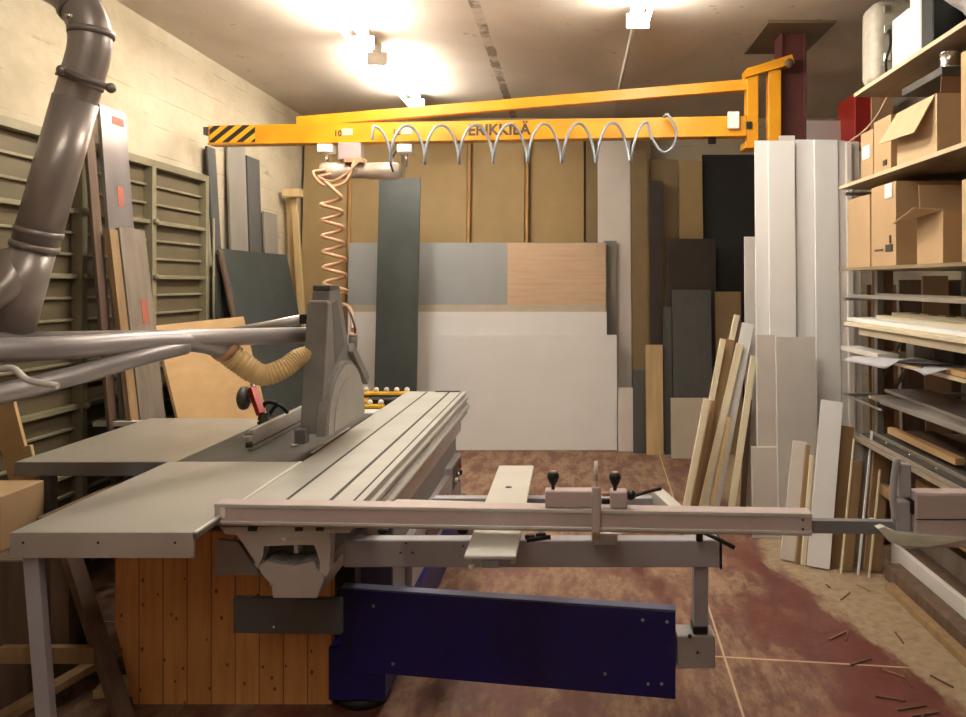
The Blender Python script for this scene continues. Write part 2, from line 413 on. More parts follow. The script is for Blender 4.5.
lamp(-1.0, -1.9, -.4, 'dim fill lamp added out of view behind the camera', 'tube_fill')  # unseen lamp, added to brighten the foreground and the pine panel
o = MB().tube([(.44, 4.97, H - .02), (.46, 8.15, H - .02)], .014, 8).build('conduit_pipe', 'conduit')
tag(o, 'thin white conduit running along the ceiling from the right lamp', 'conduit')

# ================================================================ LEFT WALL: metal gate
gy0, gy1, gz1 = 1.2, 5.95, 2.53
gate = thing('metal_gate', (XL + .05, (gy0 + gy1) / 2, 0), 'olive ribbed metal gate standing along the left wall', 'gate')
MB().box((XL + .01, gy0, .02), (XL + .022, gy1, gz1 - .02), 0).build('sheet', 'gate_sheet', gate)
mb = MB(); mb.box((XL + .01, gy0, 0), (XL + .075, gy0 + .05, gz1)); mb.box((XL + .01, gy1 - .05, 0), (XL + .075, gy1, gz1))
mb.box((XL + .01, gy0 + .05, gz1 - .05), (XL + .075, gy1 - .05, gz1)); mb.box((XL + .01, gy0 + .05, 0), (XL + .075, gy1 - .05, .05)); mb.build('frame', 'gate_rib', gate)
yy = gy1 - .8
posts = []
while yy > gy0 + .2:
    MB().box((XL + .022, yy - .025, .05), (XL + .085, yy + .025, gz1 - .05), .002).build('post', 'gate_rib', gate); posts.append(yy); yy -= .74
z = gz1 - .17; k = 1
while z > .12:
    th = k % 3 == 0
    MB().box((XL + .022, gy0 + .05, z - (.016 if th else .009)), (XL + (.070 if th else .045), gy1 - .05, z + (.012 if th else .007)), .002).build('cross_bar' if th else 'rib', 'gate_rib', gate)
    if th:
        for p in posts:
            MB().ball((XL + .095, p, z), .022).build('rivet', 'gate_rib', gate)
    z -= .125; k += 1
# latch rod at the gate's far edge
MB().tube([(XL + .10, gy1 + .02, .9), (XL + .10, gy1 + .02, 2.2)], .010, 8).build('latch_rod', 'gate_rib', gate)

# ================================================================ LEFT BOARDS
GL = 'boards leaning on the left wall'
def lboard(name, label, d0, d1, xt, xb, zt, th, m):
    """board leaning sideways on the left wall: spans depths d0..d1, head at x=xt, foot at x=xb"""
    B = Vector((xb, (d0 + d1) / 2, 0)); T = Vector((xt, (d0 + d1) / 2, zt)); w_ = d1 - d0
    x, y, z = frame(B, T, math.radians(90)); L = (T - B).length
    mb = MB().box((-w_ / 2, -th / 2, 0), (w_ / 2, th / 2, L), .0015)
    me = bpy.data.meshes.new(name); mb.bm.to_mesh(me); mb.bm.free(); me.materials.append(MATS[m])
    o = bpy.data.objects.new(name, me); C.objects.link(o)
    o.matrix_world = Matrix.Translation(B + Vector((0, 0, abs(y.z) * th / 2 + .001))) @ Matrix((x, y, z)).transposed().to_4x4()
    ORG[o.name] = Vector((0, 0, 0)); tag(o, label, 'board', GL); return o
o = lboard('metal_board', 'tall grey metal board with red prints leaning on the gate', 4.45, 4.71, -2.765, -2.56, 2.74, .022, 'steel_wrap')
for zz, ww, hh in ((2.68, .12, .05), (2.22, .06, .12), (1.80, .08, .14)):
    MB().box((-.02, -.0128, zz - hh / 2), (-.02 + ww, -.0112, zz + hh / 2), 0).build('red_print', 'red_print', o)
o2 = lboard('timber_board', 'grey-brown wrapped board in front of the red-printed metal board', 4.49, 4.76, -2.675, -2.45, 2.02, .025, 'grey_timber')
MB().box((.0, -.0145, 1.45), (.07, -.0128, 1.60), 0).build('red_print', 'red_print', o2)
lboard('timber_board', 'narrow brown timber edge showing left of the grey-brown wrapped board', 4.39, 4.47, -2.675, -2.45, 2.0, .03, 'timber_brown')
lboard('timber_board', 'dark brown strip standing in for the shade left of the red-printed metal board', 4.33, 4.41, -2.775, -2.56, 2.62, .02, 'timber_old')  # shade beside the metal board, built as a dark strip
lboard('metal_board', 'narrow dark grey board right beside the end of the gate', 5.985, 6.12, -2.865, -2.70, 2.77, .02, 'slate_grey')
lboard('grey_board', 'long wide grey-brown board on the left wall under the boom tip', 6.36, 6.70, -2.875, -2.78, 2.92, .02, 'grey_board_warm')
lboard('grey_board', 'narrower grey board right of the long wide grey-brown one', 6.73, 7.0, -2.87, -2.78, 2.82, .02, 'slate_grey')
lboard('grey_board', 'short grey-brown offcut above the right part of the dark slate board', 7.10, 7.42, -2.87, -2.78, 2.36, .018, 'grey_board_warm')
lboard('slate_board', 'big dark slate board leaning on the left wall behind the saw arm', 6.05, 7.42, -2.775, -2.37, 1.96, .019, 'slate')
lboard('timber_board', 'thin brown edge-on board at the left side of the dark slate board', 5.98, 6.04, -2.77, -2.36, 1.95, .02, 'timber_old')
lboard('plywood_sheet', 'orange plywood sheet leaning below the extraction arm', 4.79, 6.08, -2.62, -2.28, 1.42, .018, 'ply_orange')
# timber prop with a T head in the corner
pr = thing('timber_prop', (-2.62, 7.5, 0), 'pale timber prop with a cross head standing in the left corner', 'prop')
MB().sqtube((-2.58, 7.55, 0.02), P(294, 196, 7.65), .06, .05).build('upright', 'timber', pr)
MB().sqtube((-2.68, 7.68, 0.02), P(289, 198, 7.7), .05, .05).build('upright', 'timber', pr)
MB().box((PX(284, 7.56), 7.52, P(0, 197, 7.56).z), (PX(303, 7.56), 7.58, P(0, 189, 7.56).z)).build('cross_head', 'timber', pr)

# ================================================================ BACK ROW: tall chipboard sheets
GB = 'tall brown sheets standing along the back wall'
def rect(name, label, cat, group, px0, px1, pyt, d, m, th=.018, lean=.10, dbase=None, x_shift=0):
    """upright sheet leaning slightly backwards; its foot is at depth d"""
    if d > 7: lean = .078 * (CAMZ - (pyt - 282) * d / S)
    c = (px0 + px1) / 2; dt = d + lean
    wd = (px1 - px0) * (d + lean * .5) / S
    B = ((c - 570) * (d + lean * .5) / (d) + 570, d)
    T = ((c - 570) * (d + lean * .5) / dt + 570 + x_shift, pyt, dt)
    return board(name, label, cat, group, B, T, wd, th, m)
rect('brown_sheet', 'brown sheet leftmost on the back wall, behind the coiled copper hose', 'sheet', GB, 301, 346, 133, 7.96, 'mdf', lean=.3)
rect('brown_sheet', 'brown sheet on the back wall just left of the tall dark board', 'sheet', GB, 350, 400, 133, 7.97, 'mdf', lean=.28)
rect('brown_sheet', 'brown sheet on the back wall just right of the tall dark board', 'sheet', GB, 403, 466, 133, 7.97, 'mdf', lean=.28)
rect('brown_sheet', 'brown sheet on the back wall in the middle, between two orange edge strips', 'sheet', GB, 470, 524, 133, 7.98, 'mdf', lean=.26)
rect('brown_sheet', 'brown sheet on the back wall right of the second orange edge strip', 'sheet', GB, 529, 584, 133, 7.98, 'mdf', lean=.26)
rect('brown_sheet', 'narrow dark brown sheet on the back wall left of the white board', 'sheet', GB, 586, 600, 133, 7.99, 'mdf_dark', lean=.24)
rect('brown_sheet', 'brown sheet on the back wall right of the white board', 'sheet', GB, 632, 652, 133, 7.96, 'mdf_dark', lean=.3)
GE = 'orange edge strips between the brown sheets'
for px, lb in ((348, 'orange-brown timber strip leftmost between the brown back sheets'), (468, 'orange-brown timber strip right of the crane lifter, above the grey panel'), (526.5, 'orange-brown timber strip above the oak coloured panel')):
    rect('timber_strip', lb, 'strip', GE, px - 1.5, px + 1.5, 134, 7.92, 'mdf_edge', th=.03, lean=.3)
GW = 'boards standing in the middle of the back wall'
rect('white_board', 'narrow white board rising right of the oak coloured panel', 'board', GW, 598, 631, 139, 7.885, 'white_board_warm', lean=.3)
rect('brown_sheet', 'brown board with its top just under the boom coil', 'board', GW, 650, 679, 160, 7.74, 'mdf_dark', lean=.3)
rect('brown_sheet', 'brown board right of the one under the boom coil, left of the black sheet', 'board', GW, 680, 704, 161, 7.74, 'mdf', lean=.3)
rect('black_sheet', 'tall black sheet standing left of the white boards', 'sheet', GW, 704, 758, 155, 7.80, 'charcoal', lean=.25)
rect('dark_board', 'narrow black board with top beside the boom coil', 'board', GW, 650, 664, 181, 7.62, 'dark_brown', lean=.3)
rect('dark_board', 'wide dark brown board behind the slate grey board', 'board', GW, 669, 717, 239, 7.58, 'dark_brown', lean=.3)
rect('dark_board', 'slate grey board above the small cream offcut', 'board', GW, 673, 712, 290, 7.46, 'slate_grey', lean=.25)
rect('dark_board', 'narrow slate strip left of the slate grey board', 'board', GW, 664, 672, 307, 7.5, 'slate_grey', lean=.22)
rect('timber_board', 'small cream offcut standing before the slate grey board', 'board', GW, 671, 709, 398, 7.32, 'beige_board', lean=.08)
rect('timber_board', 'light wooden board standing upright between the dark boards', 'board', GW, 646, 663, 345, 7.46, 'timber', lean=.15, th=.03)
rect('dark_board', 'dark narrow board just right of the white panel stack', 'board', GW, 633, 645, 370, 7.56, 'slate_grey', lean=.1)
rect('brown_sheet', 'brown board just right of the narrow white board', 'board', GW, 632, 648, 150, 7.66, 'mdf_dark', lean=.3)
rect('white_board', 'white offcut low behind the right edge of the white panels', 'board', GW, 618, 641, 388, 7.62, 'white_board_warm', lean=.1)
rect('dark_board', 'olive board low between the black sheet and the timber strips', 'board', GW, 716, 742, 292, 7.5, 'mdf_dark', lean=.2)

# ---- the big white / grey / oak panels
GP = 'big laminate panels leaning in front of the back sheets'
def rp(px0, px1, pyt, d, m, lb, name='laminate_sheet', lean=.12): return rect(name, lb, 'panel', GP, px0, px1, pyt, d, m, th=.019, lean=lean)
rp(604, 617, 241, 7.85, 'grey_board_warm', 'grey panel edge peeking out right of the oak coloured panel', lean=.13)
pan = rp(347, 607, 243, 7.80, 'grey_board', 'wide panel, light grey left and oak coloured right, behind the white ones', lean=.16)
# oak coloured half is a second sheet overlaid on the grey one
rp(507, 606, 243.5, 7.77, 'oak', 'oak coloured panel standing before the grey panel', lean=.16)
rp(347, 606, 305, 7.74, 'beige_board', 'beige panel showing as a thin band above the white panel', lean=.13)
rp(347, 607, 312, 7.71, 'white_board', 'white panel behind the front one, its top edge higher', lean=.11)
rp(345, 617, 335, 7.68, 'white_board', 'white panel in front of the whole stack, wide and lowest', lean=.1)
board('dark_board', 'tall dark slate board standing before the white panels', 'board', 'boards standing before the white panels', (394, 7.0), (400, 179, 7.28), .395, .02, 'slate')

# ================================================================ WHITE TALL BOARDS, right
GT = 'tall white boards standing beside the rack'
def tb(px0, px1, pyt, d, m, lb, lean=.09, th=.018): return rect('white_board', lb, 'board', GT, px0, px1, pyt, d, m, th=th, lean=lean)
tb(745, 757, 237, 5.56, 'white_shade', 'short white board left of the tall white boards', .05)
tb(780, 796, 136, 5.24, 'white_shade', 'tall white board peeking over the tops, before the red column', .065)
tb(756, 770, 141, 5.20, 'white_board', 'leftmost tall white board, narrow')
tb(769.5, 796, 141, 5.17, 'white_board', 'tall white board second from the left, wide')
tb(797, 818, 140, 5.20, 'white_board', 'tall white board third from the left, behind its neighbours')
tb(816, 839.5, 140, 5.165, 'white_board', 'tall white board fourth from the left, wide and smooth')
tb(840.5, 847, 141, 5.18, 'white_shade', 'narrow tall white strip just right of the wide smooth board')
tb(848, 853, 142, 5.15, 'white_board_warm', 'narrow tall white strip second from the right', th=.03)
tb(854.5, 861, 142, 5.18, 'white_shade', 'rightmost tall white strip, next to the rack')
rect('white_board', 'big pale sheet behind the red column, top edge over the white boards', 'sheet', GT, 800, 847, 121, 6.4, 'white_board', lean=.3)
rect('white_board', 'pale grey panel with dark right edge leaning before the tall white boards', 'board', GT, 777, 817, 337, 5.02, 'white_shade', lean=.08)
rect('white_board', 'short pale pink-grey offcut at the foot of the tall white boards', 'board', GT, 752, 779, 447, 5.05, 'white_board_warm', lean=.03)
rect('white_board', 'warm white board between the timber strips and the pale grey one, above the short offcut', 'board', GT, 757, 778, 335, 5.12, 'white_board_warm', lean=.05)

# ================================================================ LEANING TIMBER STRIPS
GS = 'timber strips leaning left of the white boards'
def st(bx, tx, ty, w, th, m, lb, d=5.0, dt=5.15, yaw=0): board('timber_strip', lb, 'strip', GS, (bx, d), (tx, ty, dt), w, th, m, yaw)
st(681, 707, 400, .045, .03, 'timber_pale', 'shortest thick timber strip, leftmost at the foot of the strips', 5.12, 5.25)
st(688, 713, 402, .03, .06, 'timber_brown', 'brown-faced short strip, second from the left of the strips', 5.20, 5.33)
st(707, 730, 418, .03, .025, 'timber', 'thin short yellow strip standing before the white painted strip', 5.16, 5.28)
st(728, 754, 357, .045, .03, 'timber_pale', 'rightmost timber strip, next to the tall white boards', 5.18, 5.33)
st(698, 740, 345, .05, .025, 'timber_pale', 'yellowish strip left of the white one, its top halfway down', 5.26, 5.42)
st(710, 748, 325, .085, .02, 'white_board', 'white painted strip with broad flat face among the timber strips', 5.32, 5.47)
st(688, 723, 340, .04, .03, 'timber_pale', 'pale strip with flat top rising behind the short brown-faced one', 5.30, 5.45)
st(694, 730, 341, .07, .03, 'timber_brown', 'broad brown strip with top level with its pale neighbour', 5.37, 5.52)
st(692, 737, 316, .04, .025, 'timber_pale', 'highest pale strip of the leaning timber strips', 5.44, 5.59)
board('timber_strip', 'dark narrow strip in the gap before the white boards', 'strip', GS, (742, 5.44), (749, 400, 5.50), .04, .02, 'timber_old')

# ================================================================ SCRAP BOARDS by the rack
GR = 'offcut boards leaning at the end of the rack'
def sb(bx, d, tx, ty, dt, w, th, m, lb, yaw=0): board('offcut_board', lb, 'board', GR, (bx, d), (tx, ty, dt), w, th, m, yaw)
sb(818, 4.50, 832, 403, 4.72, .13, .02, 'white_board', 'bright white offcut board, tallest at the end of the rack', -12)
sb(787, 4.62, 800, 443, 4.78, .085, .02, 'white_board_warm', 'pale offcut board left of the bright white one', -8)
sb(797, 4.58, 808, 446, 4.74, .025, .025, 'timber_brown', 'thin brown edge strip between the pale and bright white offcuts')
sb(803, 4.55, 812, 456, 4.70, .025, .02, 'timber_pale', 'thin pale strip just left of the bright white offcut')
sb(833, 4.53, 846, 428, 4.72, .10, .02, 'timber_brown', 'brown offcut board just right of the bright white one')
sb(846, 4.46, 857, 462, 4.62, .07, .02, 'timber_brown', 'brown offcut with lower top, before the taller brown one')
sb(841, 4.42, 854, 440, 4.57, .010, .012, 'timber_pale', 'thin light edge between the two brown offcuts')
sb(858, 4.40, 872, 432, 4.56, .012, .012, 'white_board', 'thin white edge leaning among the brown offcuts')
sb(857, 4.50, 869, 445, 4.66, .08, .02, 'grey_timber', 'grey-brown offcut behind the thin white edge')
sb(869, 4.36, 880, 470, 4.50, .012, .012, 'timber_pale', 'rightmost thin pale edge among the brown offcuts')
sb(872, 4.44, 882, 452, 4.59, .10, .02, 'timber_brown', 'dark brown offcut rightmost of the leaning scraps')
sb(829, 4.60, 843, 440, 4.76, .05, .02, 'timber_old', 'dark offcut strip in the shade behind the bright white offcut')

# ================================================================ JIB CRANE
cx, cy = 1.60, 5.52
crane = thing('jib_crane', (cx, cy, 0), 'yellow jib crane with long boom on a dark red steel column', 'crane')
mb = MB()
mb.box((cx - .09, cy - .09, .02), (cx - .075, cy + .09, H - .02)); mb.box((cx + .075, cy - .09, .02), (cx + .09, cy + .09, H - .02)); mb.box((cx - .075, cy - .06, .02), (cx + .075, cy - .05, H - .02))
mb.build('column', 'column_red', crane)
tag(MB().box((1.36, 5.22, H - .02), (1.83, 5.94, H), .002).build('ceiling_plate', 'plate_brown', crane), 'brown plate bolted to the ceiling')
MB().box((cx - .2, cy - .2, 0), (cx + .2, cy + .2, .02)).build('foot_plate', 'column_red', crane)
# bracket
mb = MB()
mb.box((1.25, 5.36, 2.66), (1.33, 5.46, 3.2), .004); mb.box((1.40, 5.36, 2.68), (1.49, 5.44, 3.2), .004)
mb.prism([(1.24, 3.2), (1.56, 3.30), (1.58, 3.24), (1.24, 3.14)], 'y', 5.34, 5.48)
mb.box((1.23, 5.33, 2.64), (1.53, 5.50, 2.69), .003); mb.box((1.36, 5.36, 2.58), (1.51, 5.46, 2.64), .003)
mb.build('swivel_bracket', 'yellow', crane)
MB().lathe([(0, 0), (.03, 0), (.03, .04), (0, .04)], (1.54, 5.33, 3.24), 'y').build('pivot_bolt', 'plate_brown', crane)
# boom: tip left
A = Vector((-2.69, 5.70, 2.80)); Bp = Vector((1.25, 5.41, 2.81))
boom = MB().sqtube(A, Bp, .08, .13); boom.sqtube(A + Vector((0, -.0, -.073)), Bp + Vector((0, 0, -.073)), .11, .014)
boom = boom.build('boom', 'yellow', crane)
dirb = (Bp - A).normalized(); nf = Vector((dirb.y, -dirb.x, 0)).normalized()
MB().sqtube(A + dirb * .01 + nf * .041, A + dirb * .36 + nf * .041, .003, .125).build('hazard_stripe', 'hazard', boom)
MB().sqtube(A - dirb * .05 + Vector((0, 0, .03)), A + dirb * .05 + Vector((0, 0, .03)), .05, .06).build('end_stop', 'dark_grey', boom)
def onboom(t, z, text, size, m, nm='lettering'):
    x, y, zz = dirb, Vector((0, 0, 1)), dirb.cross(Vector((0, 0, 1)))
    p = A + dirb * t + Vector((0, 0, z)) + nf * .0415
    M = Matrix.Translation(p) @ Matrix((x, y, nf)).transposed().to_4x4()
    return textmesh(nm, text, size, M, m, boom)
def tfor(px):   # distance along boom whose projection is px
    lo, hi = 0, 4
    for _ in range(40):
        md = (lo + hi) / 2; q = A + dirb * md
        if q.x / q.y * S + 570 < px: lo = md
        else: hi = md
    return lo
onboom(tfor(469), -.04, 'ERIKKILÄ', .112, 'ink')
onboom(tfor(336), -.03, '10', .06, 'ink', 'small_print'); onboom(tfor(394), -.03, '12', .06, 'ink', 'small_print')
for px in (348, 407):
    p = A + dirb * tfor(px) + nf * .042
    MB().sqtube(p - dirb * .03, p + dirb * .05, .002, .05).build('label_patch', 'beige_board', boom)
p0 = A + dirb * tfor(298) + Vector((0, 0, .085)); p1 = Vector((1.26, 5.41, 3.10))
MB().sqtube(p0, p1, .06, .075).build('tension_arm', 'yellow', crane)
p = A + dirb * tfor(733)
MB().box((p.x - .05, p.y - .07, p.z - .03), (p.x + .03, p.y - .045, p.z + .09), .003).build('switch_plate', 'white_plastic', crane)
MB().box((p.x + .08, p.y - .07, p.z - .03), (p.x + .12, p.y - .045, p.z + .02), .003).build('switch_box', 'black', crane)
p = A + dirb * tfor(712)
MB().tube([(p.x, p.y, p.z - .12), (p.x, p.y, p.z - .07)], .03, 10).build('buffer', 'black', crane)

# coil hose on the boom
n = 480; pts = []
def hz(py, d=5.42): return CAMZ - (py - 282) * d / S
for i in range(n):
    t = i / (n - 1); px = 380 + (647 - 380) * t; ph = t * 8 * 2 * math.pi
    base = A + dirb * tfor(px) + nf * .14
    zc = hz(145 - 3 * t, base.y)
    pts.append(Vector((base.x + .034 * math.sin(ph), base.y + .06 * math.sin(ph), zc + .137 * math.cos(ph))))
yl = pts[-1].y
pts = smooth_path([P(372, 140, yl), P(373, 128, yl), pts[0]], 6)[:-1] + pts
pts += smooth_path([pts[-1], P(652, 138, yl), P(663, 152, yl), P(674, 145, yl), P(676, 130, yl), P(668, 115, yl), P(664, 117, yl + .05)], 8)[1:]
coil = MB().tube(pts, .010, 8).build('coil_hose', 'coil_blue')
tag(coil, 'long grey-blue coiled air hose looping along the boom', 'hose')

# vacuum lifter under the boom
lx0, lx1, ld = PX(322, 5.62), PX(401, 5.62), 5.60
lz = CAMZ - (171 - 282) * ld / S
lift = thing('vacuum_lifter', ((lx0 + lx1) / 2, ld, lz), 'grey vacuum lifter cylinder hanging under the boom', 'lifter')
MB().lathe([(0, 0), (.05, 0), (.062, .015), (.062, .16), (.055, .165), (.055, .34), (.062, .345), (.062, lx1 - lx0 - .02), (.04, lx1 - lx0), (0, lx1 - lx0)], (lx0, ld, lz), 'x').build('cylinder', 'cylinder', lift)
bx = PX(340, ld)
MB().box((bx, ld - .06, lz + .075), (bx + .17, ld + .04, lz + .2), .006).build('valve_box', 'lifter_box', lift)
MB().box((PX(347, ld), ld - .09, lz + .05), (PX(366, ld), ld + .03, lz + .085), .004).build('clamp', 'coil_copper', lift)
for px in (327, 406):
    x = PX(px, ld)
    MB().box((x - .055, ld - .06, lz + .13), (x + .055, ld + .05, lz + .19), .004).build('trolley', 'white_plastic', lift)
    MB().tube([(x, ld, lz + .14), (x, ld, lz + .03)], .014, 8).build('hanger', 'chrome', lift)
    MB().tube([(x, ld, lz + .19), (x, ld, 2.718)], .008, 8).build('hanger', 'chrome', lift)
MB().tube(smooth_path([(lx0 + .05, ld - .06, lz), (lx0 - .02, ld - .12, lz - .03), (lx0 + .06, ld - .12, lz - .12), (lx0 + .2, ld - .1, lz - .1), (lx0 + .27, ld - .08, lz + .06)]), .012, 8).build('hose', 'coil_copper', lift)
MB().tube(smooth_path([(lx0 + .09, ld - .06, lz - .03), (lx0 + .02, ld - .12, lz - .06), (lx0 + .12, ld - .12, lz - .09), (lx0 + .22, ld - .1, lz - .03), (lx0 + .3, ld - .08, lz + .06)]), .009, 8).build('hose', 'coil_copper', lift)
MB().tube(smooth_path([(lx1 - .02, ld - .03, lz + .15), (lx1 - .05, ld - .09, lz + .06), (lx1 - .03, ld - .1, lz - .02)]), .008, 8).build('cable', 'black', lift)
# hanging copper coil
pts = []; n = 300; cxx = PX(332, 5.5)
for i in range(n):
    t = i / (n - 1); ph = t * 6.6 * 2 * math.pi
    r = .072 + .008 * t
    pts.append(Vector((PX(331 + 5 * t, 5.45) + r * math.cos(ph), 5.45 + r * math.sin(ph), CAMZ + (282 - (196 + 104 * t)) * 5.45 / S)))
pts = smooth_path([(lx0 + .02, ld - .1, lz - .06), pts[0] + Vector((-.05, 0, .05))], 4)[:-1] + pts
tail = [pts[-1], P(347, 306, 5.0), P(352, 318, 4.6), P(353, 330, 4.3)]
pts += smooth_path(tail, 6)[1:]
tag(MB().tube(pts, .013, 8).build('coil_hose', 'coil_copper'), 'copper coloured coiled hose hanging from the lifter to the saw', 'hose')
gun = thing('air_gun', P(353, 345, 4.3), 'orange and grey air gun hanging behind the saw guard', 'tool')
MB().tube([P(350.5, 334, 4.3), P(351, 337, 4.3), P(355, 337, 4.3)], .010, 10).build('fitting', 'coil_copper', gun)
MB().lathe([(0, 0), (.022, 0), (.026, .07), (.02, .075), (0, .075)], P(353, 350, 4.3), 'z').build('handle', 'hood', gun)
MB().lathe([(0, 0), (.024, 0), (.024, .02), (0, .02)], P(353, 337, 4.3), 'z').build('collar', 'coil_copper', gun)
MB().tube([P(352, 349, 4.3), P(349, 358, 4.3), P(357, 364, 4.3)], .010, 10).build('nozzle', 'black', gun)
MB().tube(smooth_path([P(346, 306, 4.4), P(351, 315, 4.35), P(355, 328, 4.3), P(355, 334, 4.3)]), .006, 8).build('cable', 'black', gun)

# ================================================================ PANEL SAW
saw = thing('panel_saw', (-1.25, 3.9, 0), 'sliding table panel saw with grey tables, blue base and long crosscut fence', 'saw')
TZ = .90
# base
MB().box((-1.72, 3.35, .24), (-.78, 5.2, .80), .006).build('cabinet', 'grey_body', saw)
MB().box((-1.72, 3.3, .03), (-.72, 5.25, .24), .006).build('base_plinth', 'blue', saw)
MB().box((-.80, 3.6, .24), (-.745, 5.2, .50), .004).build('side_cover', 'grey_light', saw)
ft = MB().box((-.955, 3.0, .045), (-.73, 3.30, .26), .006).build('foot', 'blue', saw)
MB().lathe([(0, 0), (.1, 0), (.11, .03), (.07, .05), (0, .05)], (-.84, 3.11, .0), 'z').build('foot_pad', 'black', ft)
MB().box((-.955, 3.11, .26), (-.88, 3.20, .80), .004).build('pivot_post', 'black', saw)
MB().box((-.74, 3.9, .30), (-.735, 4.6, .42), 0).build('vent_panel', 'dark_grey', saw)
# control box on the far side
cb = MB().box((-.80, 4.72, .36), (-.74, 5.16, .54), .004).build('control_box', 'grey_light', saw)
MB().box((-.742, 4.80, .39), (-.735, 5.12, .52), 0).build('control_panel', 'dark_grey', cb)
for i, (yy, zz, m) in enumerate(((5.04, .485, 'red'), (4.94, .45, 'chrome'), (4.97, .41, 'chrome'), (4.87, .43, 'white_plastic'), (5.07, .43, 'black'))):
    MB().lathe([(0, 0), (.016, 0), (.016, .016), (0, .016)], (-.735, yy, zz), 'x', 12).build('button', m, cb)
# swing arm (blue)
Ma = Vector((-.90, 3.05, 0)); Mb2 = Vector((.395, 2.84, 0)); t = (Mb2 - Ma).normalized()
na_ = Vector((t.y, -t.x, 0)) * .025; Ma += na_; Mb2 += na_
mb = MB(); mb.sqtube(Ma + Vector((0, 0, .327)), Mb2 + Vector((0, 0, .327)), .05, .32); arm = mb.build('swing_arm', 'blue', saw)
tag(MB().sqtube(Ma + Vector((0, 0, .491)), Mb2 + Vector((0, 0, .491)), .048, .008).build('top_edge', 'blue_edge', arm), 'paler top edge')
nfa = Vector((t.y, -t.x, 0))
L = (Mb2 - Ma).length
for q, zz in ((L - .03, .43), (L - .12, .43), (L - .05, .20), (L - .10, .195), (L - .26, .22), (.14, .41), (.22, .19)):
    p = Ma + t * q + nfa * .025; p.z = zz + .02
    MB().ball(p, .0065).build('bolt', 'steel_bolt', arm)
p = Ma + t * .62 + nfa * .026; MB().box((p.x - .004, p.y - .002, .28), (p.x + .004, p.y + .002, .36), 0).build('slot', 'black', arm)
# support post at the arm's end
sp = MB().box((.395, 2.80, .275), (.535, 2.90, .395), .004).build('arm_end_box', 'grey_light', saw)
tag(MB().box((.46, 2.815, .37), (.513, 2.875, .68), .003).build('support_post', 'grey_paint', saw), None)
MB().box((.455, 2.81, .395), (.51, 2.88, .425), .004).build('post_clamp', 'black', sp)
MB().ball((.47, 2.799, .335), .005).build('bolt', 'black', sp)
MB().ball((.44, 2.79, .40), .008).build('bolt', 'black', sp)
# outrigger frame
fr = MB().box((-.83, 2.78, .655), (.55, 2.84, .755), .004)
fr = fr.build('outrigger_frame', 'grey_paint', saw)
MB().box((-.60, 3.32, .70), (.36, 3.37, .755), .003).build('rear_rail', 'grey_paint', fr)
mb = MB().sqtube((.52, 2.84, .72), (.385, 3.36, .755), .055, .06); mb.build('side_rail', 'alu_light', fr)
MB().box((.55, 2.775, .65), (.556, 2.845, .76), .002).build('end_cap', 'black', fr)
MB().tube([(.47, 2.75, .80), (.53, 2.72, .78), (.585, 2.70, .755)], .008, 8).build('clamp_lever', 'black', fr)
MB().tube([(.47, 2.76, .76), (.47, 2.76, .82)], .013, 8).build('clamp_stud', 'black', fr)
MB().tube([(.40, 3.35, .79), (.32, 3.30, .785), (.25, 3.26, .775)], .008, 8).build('clamp_lever', 'black', fr)
for (x, z_) in ((-.62, .71), (-.575, .71), (-.60, .745), (-.39, .735)):
    MB().ball((x, 2.779, z_), .004).build('bolt', 'black', fr)
MB().box((.08, 2.72, .755), (.17, 2.86, .80), .003).build('spacer_block', 'grey_light', fr)
# support roller plate across the outrigger
pl = thing_x = MB().box((-.335, 2.40, .822), (-.17, 3.58, .836), .003).build('roller_plate', 'alu_light', saw)
MB().box((-.33, 2.42, .80), (-.315, 3.56, .822), .002).build('side_flange', 'alu_light', pl)
MB().box((-.19, 2.42, .80), (-.175, 3.56, .822), .002).build('side_flange', 'alu_light', pl)
MB().box((-.28, 2.404, .795), (-.225, 2.43, .821), .002).build('inner_lip', 'grey_body', pl)
MB().lathe([(0, 0), (.014, 0), (.014, .002), (0, .002)], (-.258, 3.2, .8355), 'z', 14).build('slot', 'black', pl)
MB().ball((-.315, 2.43, .79), .011).build('foot_stud', 'white_plastic', pl)
# sliding table (carriage)
y0, y1 = 2.62, 5.55
sl = MB()
sl.prism([(-1.19, .90), (-1.19, .865), (-1.05, .865), (-1.05, .82), (-.83, .82), (-.83, .835), (-.76, .835), (-.755, .85), (-.742, .85), (-.742, .868), (-.757, .872), (-.757, .90)], 'y', y0, y1)
sl = sl.build('sliding_table', 'alu_top', saw)
for xx, ww in ((-1.04, .012), (-.877, .015), (-.79, .009)):
    MB().box((xx - ww / 2, y0 + .002, .8995), (xx + ww / 2, y1 - .002, .9008), 0).build('groove', 'groove', sl)
MB().box((-.835, y0 + .4, .74), (-.745, y1 - .02, .832), .008).build('side_profile', 'alu', sl)
MB().rbox((-.765, y0 + .2, .79), (-.725, y1 - .04, .815), .008, 2).build('side_rib', 'alu_light', sl)
MB().box((-.84, y0 + .5, .64), (-.775, y1 - .14, .738), .006).build('lower_profile', 'alu', sl)
MB().box((-.98, y1 - .03, .90), (-.80, y1, .906), .001).build('end_cap', 'black', sl)
MB().box((-.745, y0 + .05, .84), (-.71, y0 + .17, .875), .003).build('table_stop', 'grey_light', sl)
